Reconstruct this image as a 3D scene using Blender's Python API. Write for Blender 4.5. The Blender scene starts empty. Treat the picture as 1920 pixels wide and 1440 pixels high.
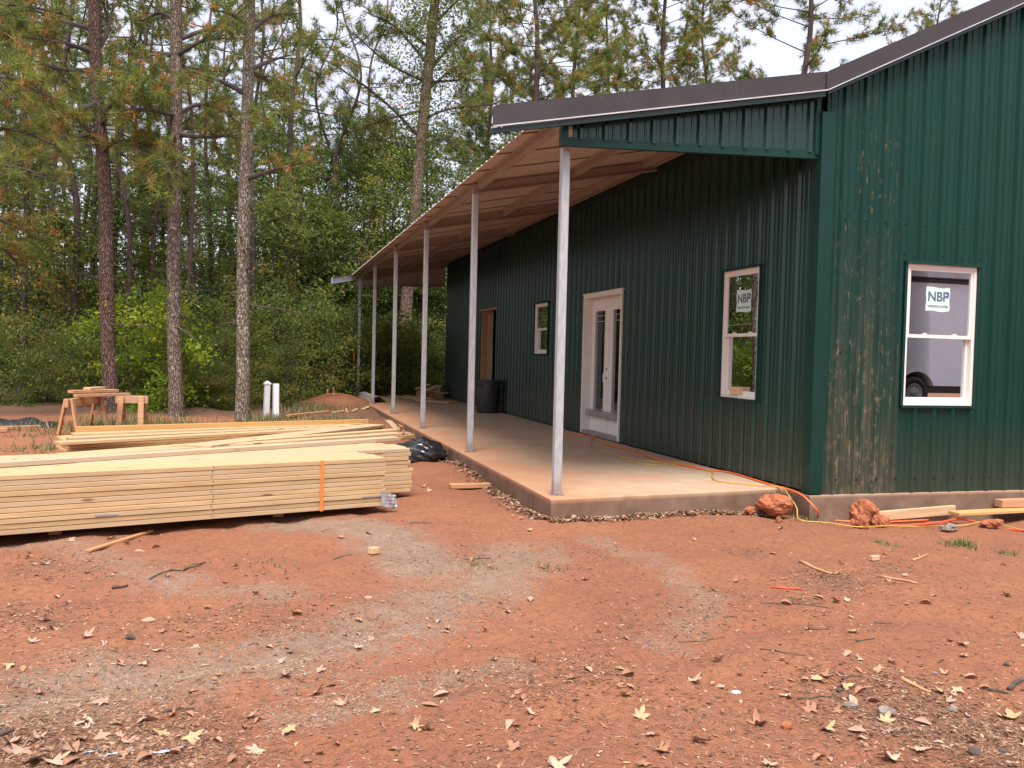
import bpy, math, random
import numpy as np
from mathutils import Vector, Matrix

random.seed(7)
RNG = np.random.default_rng(11)
SC = bpy.context.scene
COL = SC.collection

# ------------------------------------------------------------------ camera
CAM = np.array([-2.5449, -7.31338, 1.24105])
R_ = np.array([0.96090180, -0.27582373, 0.02426925])
U_ = np.array([-0.01420422, 0.03843037, 0.99916032])
W_ = np.array([0.27652481, 0.96043968, -0.03300995])
F_ = 1622.736
cam_data = bpy.data.cameras.new('camera')
cam_data.sensor_width = 36.0
cam_data.lens = F_ / 1920.0 * 36.0
cam_data.clip_start = 0.05
cam_data.clip_end = 2000.0
cam = bpy.data.objects.new('camera', cam_data)
COL.objects.link(cam)
cam.matrix_world = Matrix(((R_[0], U_[0], -W_[0], CAM[0]), (R_[1], U_[1], -W_[1], CAM[1]), (R_[2], U_[2], -W_[2], CAM[2]), (0, 0, 0, 1)))
SC.camera = cam

# ------------------------------------------------------------------ world, sun, exposure
SUN_EL, SUN_AZ = math.radians(64), math.radians(192)      # azimuth clockwise from +Y
world = bpy.data.worlds.new('World'); SC.world = world
world.use_nodes = True
wn, wl = world.node_tree.nodes, world.node_tree.links
wn.clear()
sky = wn.new('ShaderNodeTexSky'); sky.sky_type = 'NISHITA'; sky.sun_disc = False
sky.sun_elevation = SUN_EL; sky.sun_rotation = SUN_AZ; sky.dust_density = 3.0
bg1 = wn.new('ShaderNodeBackground'); bg1.inputs[1].default_value = 0.10
wl.new(sky.outputs[0], bg1.inputs[0])
tc = wn.new('ShaderNodeTexCoord')
nz = wn.new('ShaderNodeTexNoise'); nz.inputs['Scale'].default_value = 2.6; nz.inputs['Detail'].default_value = 6
wl.new(tc.outputs['Generated'], nz.inputs['Vector'])
cr = wn.new('ShaderNodeValToRGB')
cr.color_ramp.elements[0].position = 0.30; cr.color_ramp.elements[0].color = (0.60, 0.62, 0.76, 1)
cr.color_ramp.elements[1].position = 0.70; cr.color_ramp.elements[1].color = (0.82, 0.84, 0.95, 1)
wl.new(nz.outputs['Fac'], cr.inputs[0])
bg2 = wn.new('ShaderNodeBackground'); bg2.inputs[1].default_value = 0.70
wl.new(cr.outputs[0], bg2.inputs[0])
mx = wn.new('ShaderNodeMixShader'); mx.inputs[0].default_value = 0.88
wl.new(bg1.outputs[0], mx.inputs[1]); wl.new(bg2.outputs[0], mx.inputs[2])
wo = wn.new('ShaderNodeOutputWorld'); wl.new(mx.outputs[0], wo.inputs[0])

sun_d = bpy.data.lights.new('sun', 'SUN'); sun_d.energy = 2.9; sun_d.angle = math.radians(30)
sun_d.color = (1.0, 0.96, 0.90)
sun = bpy.data.objects.new('sun', sun_d); COL.objects.link(sun)
sdir = Vector((math.sin(SUN_AZ) * math.cos(SUN_EL), math.cos(SUN_AZ) * math.cos(SUN_EL), math.sin(SUN_EL)))
sun.rotation_euler = sdir.to_track_quat('Z', 'Y').to_euler()
sun.location = (0, -20, 40)

SC.view_settings.view_transform = 'Standard'
SC.view_settings.look = 'None'
SC.view_settings.exposure = 1.17
SC.view_settings.gamma = 1.0
SC.view_settings.use_curve_mapping = False
SC.cycles.max_bounces = 8
SC.cycles.transparent_max_bounces = 8

# ------------------------------------------------------------------ measuring helpers (photo pixel -> place)
def ray(px, py): return W_ + R_ * ((px - 960) / F_) - U_ * ((py - 720) / F_)
def at(px, py, depth): return CAM + ray(px, py) * depth
def onZ(px, py, z):
    d = ray(px, py); return CAM + d * ((z - CAM[2]) / d[2])
def onX(px, py, x):
    d = ray(px, py); return CAM + d * ((x - CAM[0]) / d[0])

# ------------------------------------------------------------------ noise
def _hash(ix, iy, s):
    h = (ix.astype(np.int64) * 374761393 + iy.astype(np.int64) * 668265263 + s * 1442695041) & 0x7fffffff
    h = ((h ^ (h >> 13)) * 1274126177) & 0x7fffffff
    return ((h ^ (h >> 16)) & 0xffff) / 65535.0
def vnoise(x, y, s=0):
    x = np.asarray(x, float); y = np.asarray(y, float)
    ix = np.floor(x); iy = np.floor(y); fx = x - ix; fy = y - iy
    fx = fx * fx * (3 - 2 * fx); fy = fy * fy * (3 - 2 * fy)
    a = _hash(ix, iy, s); b = _hash(ix + 1, iy, s); c = _hash(ix, iy + 1, s); d = _hash(ix + 1, iy + 1, s)
    return (a * (1 - fx) + b * fx) * (1 - fy) + (c * (1 - fx) + d * fx) * fy - 0.5
def fbm(x, y, s=0, o=4):
    t = 0; a = 1.0; fr = 1.0
    for k in range(o):
        t = t + a * vnoise(np.asarray(x) * fr, np.asarray(y) * fr, s + k * 17); a *= 0.5; fr *= 2.03
    return t
def sstep(a, b, x):
    t = np.clip((np.asarray(x, float) - a) / (b - a), 0, 1); return t * t * (3 - 2 * t)

def polydist(x, y, pts):
    P = np.array([onZ(a, b, -0.19)[:2] for a, b in pts]); d = np.full(np.shape(x), 1e9)
    for a, b in zip(P[:-1], P[1:]):
        ab = b - a; t = np.clip(((x - a[0]) * ab[0] + (y - a[1]) * ab[1]) / (ab @ ab), 0, 1)
        d = np.minimum(d, np.hypot(x - a[0] - t * ab[0], y - a[1] - t * ab[1]))
    return d
RUTS = [[(-200, 1370), (250, 1265), (520, 1225), (760, 1150), (900, 1085), (985, 1025)], [(-100, 1130), (200, 1110), (480, 1080), (700, 1010)], [(1960, 1180), (1650, 1150), (1380, 1180), (1180, 1260)]]
def gz(x, y):
    """height of the bare ground"""
    x = np.asarray(x, float); y = np.asarray(y, float)
    z = -0.185 + 0.11 * sstep(2.5, 15, y) + 0 * x
    z = z - 0.09 * sstep(1.6, 3.0, x) * (1 - sstep(-0.2, 2.5, y) * 0) * sstep(-7, -1.0, y)
    z = z + 0.24 * np.exp(-((x + 0.75) / 0.75) ** 2 - ((y - 15.3) / 2.4) ** 2)
    z = z + 0.07 * np.exp(-((x + 0.35) / 0.35) ** 2 - ((y - 3.0) / 0.7) ** 2)
    z = z + 0.13 * np.exp(-((x + 5.0) / 0.35) ** 2 - ((y - 9.6) / 0.5) ** 2)
    z = z + 0.10 * np.exp(-((x + 3.9) / 0.6) ** 2 - ((y - 11.6) / 0.5) ** 2)
    z = z + 0.09 * np.exp(-((x - 3.6) / 0.45) ** 2 - ((y + 1.05) / 0.28) ** 2)
    n = 0.055 * fbm(x * 0.55, y * 0.55, 3, 3) + 0.045 * fbm(x * 2.1, y * 2.1, 9, 3) + 0.018 * fbm(x * 9, y * 9, 21, 2)
    if x.size > 60 or True:
        for k, R in enumerate(RUTS):
            d = polydist(x, y, R); w = 0.13 + 0.05 * fbm(x * 3, y * 3, 31 + k, 2)
            z = z - 0.026 * np.exp(-(d / w) ** 2) + 0.014 * np.exp(-((d - 0.26) / 0.10) ** 2)
    return z + n
def gp(px, py, it=6):
    """point of the ground seen at a photo pixel"""
    z = -0.18
    for _ in range(it):
        p = onZ(px, py, z); z = float(gz(p[0], p[1]))
    return np.array([p[0], p[1], z])

# ------------------------------------------------------------------ object helpers
def tag(o, label=None, cat=None, group=None, kind=None):
    if label: o['label'] = label
    if cat: o['category'] = cat
    if group: o['group'] = group
    if kind: o['kind'] = kind
    return o
def link(o, parent=None):
    COL.objects.link(o)
    if parent is not None: o.parent = parent
    return o
def empty(name, loc=(0, 0, 0), rz=0.0, parent=None):
    o = bpy.data.objects.new(name, None); o.empty_display_size = 0.2
    link(o, parent); o.location = loc; o.rotation_euler = (0, 0, rz); return o
def mesh_np(name, V, T, mat, attr=None, smooth=False):
    """triangle / quad arrays to a mesh"""
    V = np.asarray(V, np.float32); T = np.asarray(T, np.int32); k = T.shape[1]
    me = bpy.data.meshes.new(name)
    me.vertices.add(len(V)); me.vertices.foreach_set('co', V.ravel())
    me.loops.add(T.size); me.loops.foreach_set('vertex_index', T.ravel())
    me.polygons.add(len(T)); me.polygons.foreach_set('loop_start', np.arange(0, T.size, k, dtype=np.int32))
    if attr is not None:
        for an, av in attr.items():
            a = me.attributes.new(an, 'FLOAT', 'POINT'); a.data.foreach_set('value', np.asarray(av, np.float32))
    me.update(calc_edges=True)
    if smooth: me.polygons.foreach_set('use_smooth', np.ones(len(T), bool))
    if mat: me.materials.append(mat)
    return me
class MB:
    """collects quads, boxes, tubes; builds one mesh object"""
    def __init__(s): s.v = []; s.f = []
    def add(s, vs, fs):
        n = len(s.v); s.v += [tuple(map(float, p)) for p in vs]; s.f += [tuple(i + n for i in q) for q in fs]; return s
    def box(s, a, b, bev=0.0):
        (x0, y0, z0), (x1, y1, z1) = a, b
        return s.obox(((x0 + x1) / 2, (y0 + y1) / 2, (z0 + z1) / 2), (1, 0, 0), (0, 1, 0), (0, 0, 1), abs(x1 - x0) / 2, abs(y1 - y0) / 2, abs(z1 - z0) / 2, bev)
    def obox(s, c, ax, ay, az, hx, hy, hz, bev=0.0):
        c, ax, ay, az = map(np.asarray, (c, ax, ay, az))
        if bev <= 0:
            vs = [c + ax * hx * i + ay * hy * j + az * hz * k for k in (-1, 1) for j in (-1, 1) for i in (-1, 1)]
            return s.add(vs, [(0, 2, 3, 1), (4, 5, 7, 6), (0, 1, 5, 4), (2, 6, 7, 3), (0, 4, 6, 2), (1, 3, 7, 5)])
        b = bev; vs = []
        def ring(hxx, hyy, zz): return [c + ax * i * hxx + ay * j * hyy + az * zz for i, j in ((-1, -1), (1, -1), (1, 1), (-1, 1))]
        # rounded along the vertical: octagon section, chamfered ends
        def octo(d, zz):
            X, Y = hx - d, hy - d; e = b
            return [c + ax * p + ay * q + az * zz for p, q in ((-X + e, -Y), (X - e, -Y), (X, -Y + e), (X, Y - e), (X - e, Y), (-X + e, Y), (-X, Y - e), (-X, -Y + e))]
        rings = [octo(b, -hz), octo(0, -hz + b), octo(0, hz - b), octo(b, hz)]
        vs = [p for r in rings for p in r]; fs = [tuple(range(7, -1, -1)), tuple(range(24, 32))]
        for k in range(3):
            for i in range(8): j = (i + 1) % 8; fs.append((k * 8 + i, k * 8 + j, (k + 1) * 8 + j, (k + 1) * 8 + i))
        return s.add(vs, fs)
    def bar(s, p, q, w, h, up=(0, 0, 1), bev=0.0):
        p, q = np.asarray(p, float), np.asarray(q, float); d = q - p; L = np.linalg.norm(d); d /= L
        up = np.asarray(up, float); sd = np.cross(d, up); sd /= np.linalg.norm(sd); uu = np.cross(sd, d)
        return s.obox((p + q) / 2, sd, uu, d, w / 2, h / 2, L / 2, bev)
    def tube(s, pts, rad, n=8, cap=True):
        V, F = tube(pts, rad, n, cap); return s.add(V, F)
    def lathe(s, prof, n=32, c=(0, 0, 0)):
        vs = []; fs = []
        for r, z in prof:
            for i in range(n): a = 2 * math.pi * i / n; vs.append((c[0] + r * math.cos(a), c[1] + r * math.sin(a), c[2] + z))
        for k in range(len(prof) - 1):
            for i in range(n): j = (i + 1) % n; fs.append((k * n + i, k * n + j, (k + 1) * n + j, (k + 1) * n + i))
        return s.add(vs, fs)
    def mesh(s, name, mat, smooth=False):
        me = bpy.data.meshes.new(name); me.from_pydata(s.v, [], s.f); me.update()
        if smooth: me.polygons.foreach_set('use_smooth', np.ones(len(me.polygons), bool))
        if mat: me.materials.append(mat)
        return me
    def build(s, name, mat, parent=None, smooth=False):
        return link(bpy.data.objects.new(name, s.mesh(name, mat, smooth)), parent)
def tube(pts, rad, n=8, cap=True):
    P = np.asarray(pts, float); m = len(P)
    rad = np.full(m, rad) if np.isscalar(rad) else np.asarray(rad, float)
    T = np.gradient(P, axis=0); T /= np.linalg.norm(T, axis=1)[:, None] + 1e-9
    a = np.cross(T[0], (0.3, 0.2, 0.93)); a = a if np.linalg.norm(a) > 0.1 else np.cross(T[0], (1, 0, 0))
    V = []
    ang = np.arange(n) * 2 * math.pi / n
    for k in range(m):
        a = a - T[k] * (a @ T[k]); a /= np.linalg.norm(a) + 1e-9; b = np.cross(T[k], a)
        V.append(P[k] + rad[k] * (np.cos(ang)[:, None] * a + np.sin(ang)[:, None] * b))
    V = np.concatenate(V); F = []
    for k in range(m - 1):
        for i in range(n): j = (i + 1) % n; F.append((k * n + i, k * n + j, (k + 1) * n + j, (k + 1) * n + i))
    if cap: F.append(tuple(range(n - 1, -1, -1))); F.append(tuple(range((m - 1) * n, m * n)))
    return V, F
def smooth_path(pts, n=40):
    P = np.asarray(pts, float); out = []
    Q = np.vstack([2 * P[0] - P[1], P, 2 * P[-1] - P[-2]]); seg = len(P) - 1
    for k in range(n + 1):
        t = k / n * seg; i = min(int(t), seg - 1); u = t - i
        p0, p1, p2, p3 = Q[i], Q[i + 1], Q[i + 2], Q[i + 3]
        out.append(0.5 * ((2 * p1) + (p2 - p0) * u + (2 * p0 - 5 * p1 + 4 * p2 - p3) * u * u + (3 * p1 - p0 - 3 * p2 + p3) * u ** 3))
    return np.array(out)
def copy_tree(o, parent=None):
    c = o.copy(); COL.objects.link(c); c.parent = parent
    for ch in list(o.children): copy_tree(ch, c)
    return c

# ------------------------------------------------------------------ materials
class NT:
    def __init__(s, name):
        s.m = bpy.data.materials.new(name); s.m.use_nodes = True; s.t = s.m.node_tree; s.N = s.t.nodes; s.L = s.t.links
        s.b = s.N['Principled BSDF']; s.out = s.N['Material Output']
    def n(s, t, **kw):
        x = s.N.new(t)
        for k, v in kw.items():
            if k in x.inputs: x.inputs[k].default_value = v
            else: setattr(x, k, v)
        return x
    def l(s, a, b): s.L.new(a, b)
    def coord(s, kind='Object', scale=(1, 1, 1), rand=False):
        t = s.n('ShaderNodeTexCoord'); mp = s.n('ShaderNodeMapping'); mp.inputs['Scale'].default_value = scale
        s.l(t.outputs[kind], mp.inputs['Vector'])
        if rand:
            oi = s.n('ShaderNodeObjectInfo'); m = s.n('ShaderNodeMath', operation='MULTIPLY'); m.inputs[1].default_value = 57.0
            s.l(oi.outputs['Random'], m.inputs[0]); cb = s.n('ShaderNodeCombineXYZ')
            for i in range(3): s.l(m.outputs[0], cb.inputs[i])
            s.l(cb.outputs[0], mp.inputs['Location'])
        return mp.outputs[0]
    def noise(s, vec, scale, detail=4, rough=0.55):
        x = s.n('ShaderNodeTexNoise'); x.inputs['Scale'].default_value = scale; x.inputs['Detail'].default_value = detail; x.inputs['Roughness'].default_value = rough
        s.l(vec, x.inputs['Vector']); return x.outputs['Fac']
    def ramp(s, fac, stops):
        x = s.n('ShaderNodeValToRGB'); e = x.color_ramp.elements
        while len(e) < len(stops): e.new(0.5)
        for i, (p, c) in enumerate(stops): e[i].position = p; e[i].color = (*c, 1) if len(c) == 3 else c
        s.l(fac, x.inputs[0]); return x.outputs[0]
    def mask(s, fac, a, b):
        x = s.n('ShaderNodeMapRange'); x.inputs[1].default_value = a; x.inputs[2].default_value = b; x.clamp = True
        s.l(fac, x.inputs[0]); return x.outputs[0]
    def math(s, op, a, b=None):
        x = s.n('ShaderNodeMath', operation=op)
        for i, q in enumerate((a, b)):
            if q is None: continue
            if isinstance(q, (int, float)): x.inputs[i].default_value = q
            else: s.l(q, x.inputs[i])
        return x.outputs[0]
    def mix(s, fac, a, b, mode='MIX'):
        x = s.n('ShaderNodeMix', data_type='RGBA', blend_type=mode)
        for i, q in ((0, fac), (6, a), (7, b)):
            if isinstance(q, (int, float)): x.inputs[i].default_value = q
            elif isinstance(q, tuple): x.inputs[i].default_value = (*q, 1)
            else: s.l(q, x.inputs[i])
        return x.outputs[2]
    def bump(s, h, strength=0.3, dist=0.01, prev=None):
        x = s.n('ShaderNodeBump'); x.inputs['Strength'].default_value = strength; x.inputs['Distance'].default_value = dist
        s.l(h, x.inputs['Height'])
        if prev is not None: s.l(prev, x.inputs['Normal'])
        return x.outputs[0]
    def attr(s, name):
        x = s.n('ShaderNodeAttribute'); x.attribute_name = name; return x.outputs['Fac']
    def rnd(s): return s.n('ShaderNodeObjectInfo').outputs['Random']
    def set(s, color=None, rough=None, metal=None, normal=None, spec=None):
        for k, q in (('Base Color', color), ('Roughness', rough), ('Metallic', metal), ('Normal', normal), ('Specular IOR Level', spec)):
            if q is None: continue
            if isinstance(q, (int, float)): s.b.inputs[k].default_value = q
            elif isinstance(q, tuple): s.b.inputs[k].default_value = (*q, 1)
            else: s.l(q, s.b.inputs[k])
        return s.m
def simple(name, c, rough=0.5, metal=0.0, var=0.12, scale=6.0, bump=0.0, spec=0.5):
    t = NT(name); v = t.coord('Object', rand=True); n = t.noise(v, scale, 5)
    lo = tuple(x * (1 - var) for x in c); hi = tuple(min(1, x * (1 + var)) for x in c)
    col = t.ramp(n, [(0.3, lo), (0.7, hi)])
    t.set(col, rough, metal, spec=spec)
    if bump > 0: t.set(normal=t.bump(t.noise(v, scale * 6, 4), bump, 0.004))
    return t.m

def mat_ground():
    t = NT('red_clay_ground'); v = t.coord('Object')
    n1 = t.noise(v, 0.9, 6, 0.6); n2 = t.noise(v, 7.0, 6, 0.62); n3 = t.noise(v, 70.0, 4, 0.7); n4 = t.noise(v, 260.0, 2, 0.6); n5 = t.noise(v, 28.0, 5, 0.7)
    clay = t.ramp(n1, [(0.28, (0.34, 0.112, 0.050)), (0.5, (0.46, 0.160, 0.070)), (0.72, (0.52, 0.205, 0.095))])
    clay = t.mix(t.mask(n2, 0.42, 0.72), clay, (0.38, 0.122, 0.055))
    sand = t.ramp(n2, [(0.3, (0.34, 0.235, 0.165)), (0.7, (0.46, 0.345, 0.255))])
    sm = t.math('ADD', t.math('ADD', t.attr('sand'), t.math('MULTIPLY', t.math('SUBTRACT', n2, 0.5), 1.1)), t.math('MULTIPLY', t.math('SUBTRACT', n5, 0.5), 1.3))
    col = t.mix(t.math('MULTIPLY', t.mask(sm, 0.26, 0.80), 0.92), clay, sand)
    litter = t.ramp(n3, [(0.35, (0.11, 0.058, 0.038)), (0.55, (0.22, 0.115, 0.068)), (0.75, (0.36, 0.20, 0.12))])
    lm = t.math('ADD', t.attr('litter'), t.math('MULTIPLY', t.math('SUBTRACT', n2, 0.5), 1.2))
    col = t.mix(t.mask(lm, 0.35, 0.8), col, litter)
    col = t.mix(t.mask(n5, 0.50, 0.66), col, t.mix(0.5, col, (0.12, 0.055, 0.040)))
    col = t.mix(t.mask(n5, 0.44, 0.30), col, t.mix(0.30, col, (0.58, 0.27, 0.14)))
    # fine grains and dark crumbs
    col = t.mix(t.math('MULTIPLY', t.mask(n3, 0.30, 0.70), 0.5), t.mix(0.45, col, (0.10, 0.045, 0.030)), col)
    g = t.n('ShaderNodeTexVoronoi'); g.inputs['Scale'].default_value = 130; t.l(v, g.inputs['Vector'])
    gm = t.math('MULTIPLY', t.math('LESS_THAN', g.outputs['Distance'], 0.22), t.math('GREATER_THAN', n2, 0.5))
    col = t.mix(t.math('MULTIPLY', gm, 0.35), col, (0.50, 0.36, 0.27))
    col = t.mix(t.math('MULTIPLY', t.mask(n4, 0.35, 0.65), 0.6), t.mix(0.32, col, (0.09, 0.05, 0.035)), t.mix(0.12, col, (0.64, 0.38, 0.25)))
    b = t.bump(n2, 0.5, 0.03); b = t.bump(n5, 0.55, 0.02, b); b = t.bump(n3, 0.7, 0.012, b); b = t.bump(n4, 0.5, 0.004, b)
    return t.set(col, 0.92, 0, b, 0.25)
def mat_concrete():
    t = NT('porch_concrete'); v = t.coord('Object'); n1 = t.noise(v, 0.8, 6, 0.6); n2 = t.noise(v, 5, 6, 0.6); n3 = t.noise(v, 120, 3, 0.6)
    base = t.ramp(n2, [(0.3, (0.40, 0.285, 0.19)), (0.7, (0.50, 0.37, 0.255))])
    sx = t.n('ShaderNodeSeparateXYZ'); t.l(v, sx.inputs[0])
    edge = t.mask(sx.outputs[0], 1.5, -0.25)          # clay washed in from the open side
    m = t.math('ADD', t.math('MULTIPLY', edge, 0.55), t.math('MULTIPLY', t.math('SUBTRACT', n1, 0.5), 1.8))
    col = t.mix(t.math('MULTIPLY', t.mask(m, -0.12, 0.55), 0.88), base, (0.45, 0.205, 0.105))
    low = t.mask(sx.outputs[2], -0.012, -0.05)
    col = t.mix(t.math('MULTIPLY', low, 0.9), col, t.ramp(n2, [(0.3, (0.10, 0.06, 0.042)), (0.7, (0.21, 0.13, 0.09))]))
    sp = t.mask(t.noise(v, 2.2, 3), 0.66, 0.72)
    col = t.mix(t.math('MULTIPLY', sp, 0.35), col, (0.14, 0.09, 0.06))
    b = t.bump(n3, 0.25, 0.003); b = t.bump(n2, 0.2, 0.01, b)
    return t.set(col, t.ramp(n1, [(0.3, (0.55,) * 3), (0.7, (0.8,) * 3)]), 0, b, 0.35)
def mat_green(mud=False, name='green_painted_steel'):
    t = NT(name); v = t.coord('Object'); n = t.noise(t.coord('Object', (3, 3, 0.35)), 3, 5)
    base = t.ramp(n, [(0.3, (0.0035, 0.0285, 0.0200)), (0.7, (0.0048, 0.037, 0.0260))])
    base = t.mix(t.math('MULTIPLY', t.rnd(), 0.16), base, (0.006, 0.040, 0.032))
    d = t.noise(t.coord('Object', (9, 9, 0.5)), 6, 4)
    base = t.mix(t.math('MULTIPLY', t.mask(d, 0.54, 0.75), 0.16), base, (0.05, 0.06, 0.045))
    sx = t.n('ShaderNodeSeparateXYZ'); t.l(v, sx.inputs[0])
    foot = t.mask(t.math('ADD', sx.outputs[2], t.math('MULTIPLY', t.noise(t.coord('Object', (8, 8, 0.6)), 3, 3), -0.55)), 0.45, -0.35)
    base = t.mix(t.math('MULTIPLY', foot, 0.22), base, (0.14, 0.09, 0.06))     # splashed mud towards the foot
    rough = 0.26
    if mud:
        band = t.math('MULTIPLY', t.mask(sx.outputs[0], 2.62, 2.74), t.mask(sx.outputs[0], 3.50, 3.22))
        zz = t.math('MULTIPLY', t.mask(sx.outputs[2], 4.2, 2.9), 1.0)
        st = t.noise(t.coord('Object', (46, 46, 1.3)), 1.5, 6, 0.75)
        bl = t.noise(t.coord('Object', (1, 1, 0.5)), 17.0, 6, 0.75)
        m = t.math('ADD', t.math('MULTIPLY', st, 0.62), t.math('MULTIPLY', bl, 0.62))
        lowm = t.math('MULTIPLY', t.mask(sx.outputs[2], 2.2, 0.0), 0.06)
        m = t.math('ADD', m, lowm)
        mm = t.math('MULTIPLY', t.math('MULTIPLY', t.mask(m, 0.700, 0.755), band), zz)
        mudc = t.ramp(t.noise(v, 30, 4), [(0.35, (0.15, 0.095, 0.055)), (0.6, (0.27, 0.18, 0.105)), (0.75, (0.36, 0.19, 0.09))])
        base = t.mix(t.math('MULTIPLY', mm, 0.72), base, mudc)
        film = t.math('MULTIPLY', t.math('MULTIPLY', band, t.mask(sx.outputs[2], 2.7, 0.3)), t.mask(t.math('ADD', t.math('MULTIPLY', t.noise(t.coord('Object', (70, 70, 0.5)), 1.2, 5, 0.7), 0.6), t.math('MULTIPLY', t.noise(t.coord('Object', (5, 5, 0.5)), 1.6, 3), 0.4)), 0.42, 0.60))
        base = t.mix(t.math('MULTIPLY', film, 0.55), base, (0.135, 0.105, 0.070))
        rr = t.math('ADD', t.math('MULTIPLY', mm, 0.5), 0.30)
        return t.set(base, rr, 0, t.bump(m, 0.15, 0.004), 0.22)
    return t.set(base, rough, 0, t.bump(t.noise(t.coord('Object', (1, 1, 0.15)), 5, 2), 0.08, 0.01), 0.5)
def mat_brown(name, lo, hi, rough=0.45):
    t = NT(name); v = t.coord('Object'); n = t.noise(v, 4, 5)
    c = t.ramp(n, [(0.3, lo), (0.7, hi)]); c = t.mix(t.math('MULTIPLY', t.rnd(), 0.15), c, tuple(x * 0.8 for x in lo))
    g = t.n('ShaderNodeTexVoronoi'); g.inputs['Scale'].default_value = 32; t.l(v, g.inputs['Vector'])
    c = t.mix(t.math('MULTIPLY', t.math('LESS_THAN', g.outputs['Distance'], 0.07), t.math('GREATER_THAN', n, 0.52)), c, (0.35, 0.32, 0.30))
    return t.set(c, rough, 0, None, 0.4)
def mat_steel():
    t = NT('galvanised_steel'); v = t.coord('Object', (1, 1, 0.25)); g = t.n('ShaderNodeTexVoronoi'); g.inputs['Scale'].default_value = 34; t.l(v, g.inputs['Vector'])
    c = t.ramp(g.outputs['Distance'], [(0.0, (0.36, 0.37, 0.38)), (0.9, (0.50, 0.51, 0.52))])
    c = t.mix(t.mask(t.noise(v, 3, 4), 0.45, 0.75), c, (0.40, 0.37, 0.34))
    sx = t.n('ShaderNodeSeparateXYZ'); t.l(t.coord('Object'), sx.inputs[0])
    ft = t.mask(t.math('ADD', sx.outputs[2], t.math('MULTIPLY', t.noise(t.coord('Object'), 14, 3), 0.3)), 0.34, 0.10)
    c = t.mix(t.math('MULTIPLY', ft, 0.7), c, (0.26, 0.13, 0.08))
    return t.set(c, 0.50, 0.35, None, 0.5)
def mat_wood(name, light, dark, knot=0.5, grey=0.35, rough=0.7, tint=None):
    t = NT(name); v = t.coord('Object', (1.2, 14, 14), rand=True)
    n = t.noise(v, 3.0, 6, 0.6); w = t.n('ShaderNodeTexWave'); w.inputs['Scale'].default_value = 2.2; w.inputs['Distortion'].default_value = 6; w.inputs['Detail'].default_value = 3
    w.bands_direction = 'Y'; t.l(v, w.inputs['Vector'])
    c = t.ramp(t.math('ADD', t.math('MULTIPLY', n, 0.7), t.math('MULTIPLY', w.outputs['Fac'], 0.3)), [(0.25, dark), (0.7, light)])
    r = t.rnd()
    c = t.mix(t.math('MULTIPLY', t.math('POWER', r, 2.2), grey), c, (0.40, 0.33, 0.25))
    c = t.mix(t.math('MULTIPLY', t.math('FRACT', t.math('MULTIPLY', r, 7.3)), 0.45), c, tint or (0.62, 0.36, 0.15))
    k = t.n('ShaderNodeTexVoronoi'); k.inputs['Scale'].default_value = 1.0; t.l(t.coord('Object', (1.9, 6.5, 6.5), rand=True), k.inputs['Vector'])
    c = t.mix(t.math('MULTIPLY', t.mask(k.outputs['Distance'], 0.13, 0.07), knot), c, (0.16, 0.07, 0.03))
    s = t.noise(t.coord('Object', (0.5, 3, 3), rand=True), 2.5, 4)
    c = t.mix(t.math('MULTIPLY', t.mask(s, 0.60, 0.74), 0.3), c, (0.24, 0.20, 0.16))
    return t.set(c, rough, 0, t.bump(n, 0.12, 0.002), 0.3)
def mat_bark(name, lo, hi, lichen=0.0, scale=1.0):
    t = NT(name); v = t.coord('Object', (1, 1, 0.34)); k = t.n('ShaderNodeTexVoronoi'); k.inputs['Scale'].default_value = 27 * scale; k.feature = 'DISTANCE_TO_EDGE'
    nz_ = t.n('ShaderNodeTexNoise'); nz_.inputs['Scale'].default_value = 9; nz_.inputs['Detail'].default_value = 4; t.l(v, nz_.inputs['Vector'])
    va = t.n('ShaderNodeVectorMath', operation='MULTIPLY_ADD'); va.inputs[1].default_value = (0.11, 0.11, 0.11); t.l(nz_.outputs['Color'], va.inputs[0]); t.l(v, va.inputs[2]); t.l(va.outputs[0], k.inputs['Vector'])
    n = t.noise(v, 30, 5, 0.7); n2 = t.noise(t.coord('Object'), 2.0, 4)
    pl = t.mask(k.outputs['Distance'], 0.0, 0.16)
    c = t.ramp(n, [(0.3, lo), (0.7, hi)]); c = t.mix(pl, tuple(x * 0.50 for x in lo), c)
    if lichen > 0:
        m = t.mask(t.math('ADD', t.noise(t.coord('Object', (1, 1, 0.6)), 16, 5, 0.65), t.math('MULTIPLY', t.math('SUBTRACT', n2, 0.5), 0.5)), 0.68 - 0.10 * lichen, 0.74 - 0.08 * lichen)
        c = t.mix(t.math('MULTIPLY', m, 0.85), c, (0.46, 0.47, 0.38))
    return t.set(c, 0.95, 0, t.bump(pl, 0.9, 0.02), 0.1)
def mat_leaf(name, stops, trans=0.35, rough=0.55, spec=0.3):
    t = NT(name); f = t.attr('tint'); col = t.ramp(f, stops)
    t.set(col, rough, 0, None, spec)
    tr = t.n('ShaderNodeBsdfTranslucent'); t.l(col, tr.inputs['Color'])
    ms = t.n('ShaderNodeMixShader'); ms.inputs[0].default_value = trans
    t.l(t.b.outputs[0], ms.inputs[1]); t.l(tr.outputs[0], ms.inputs[2]); t.l(ms.outputs[0], t.out.inputs['Surface'])
    return t.m
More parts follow.
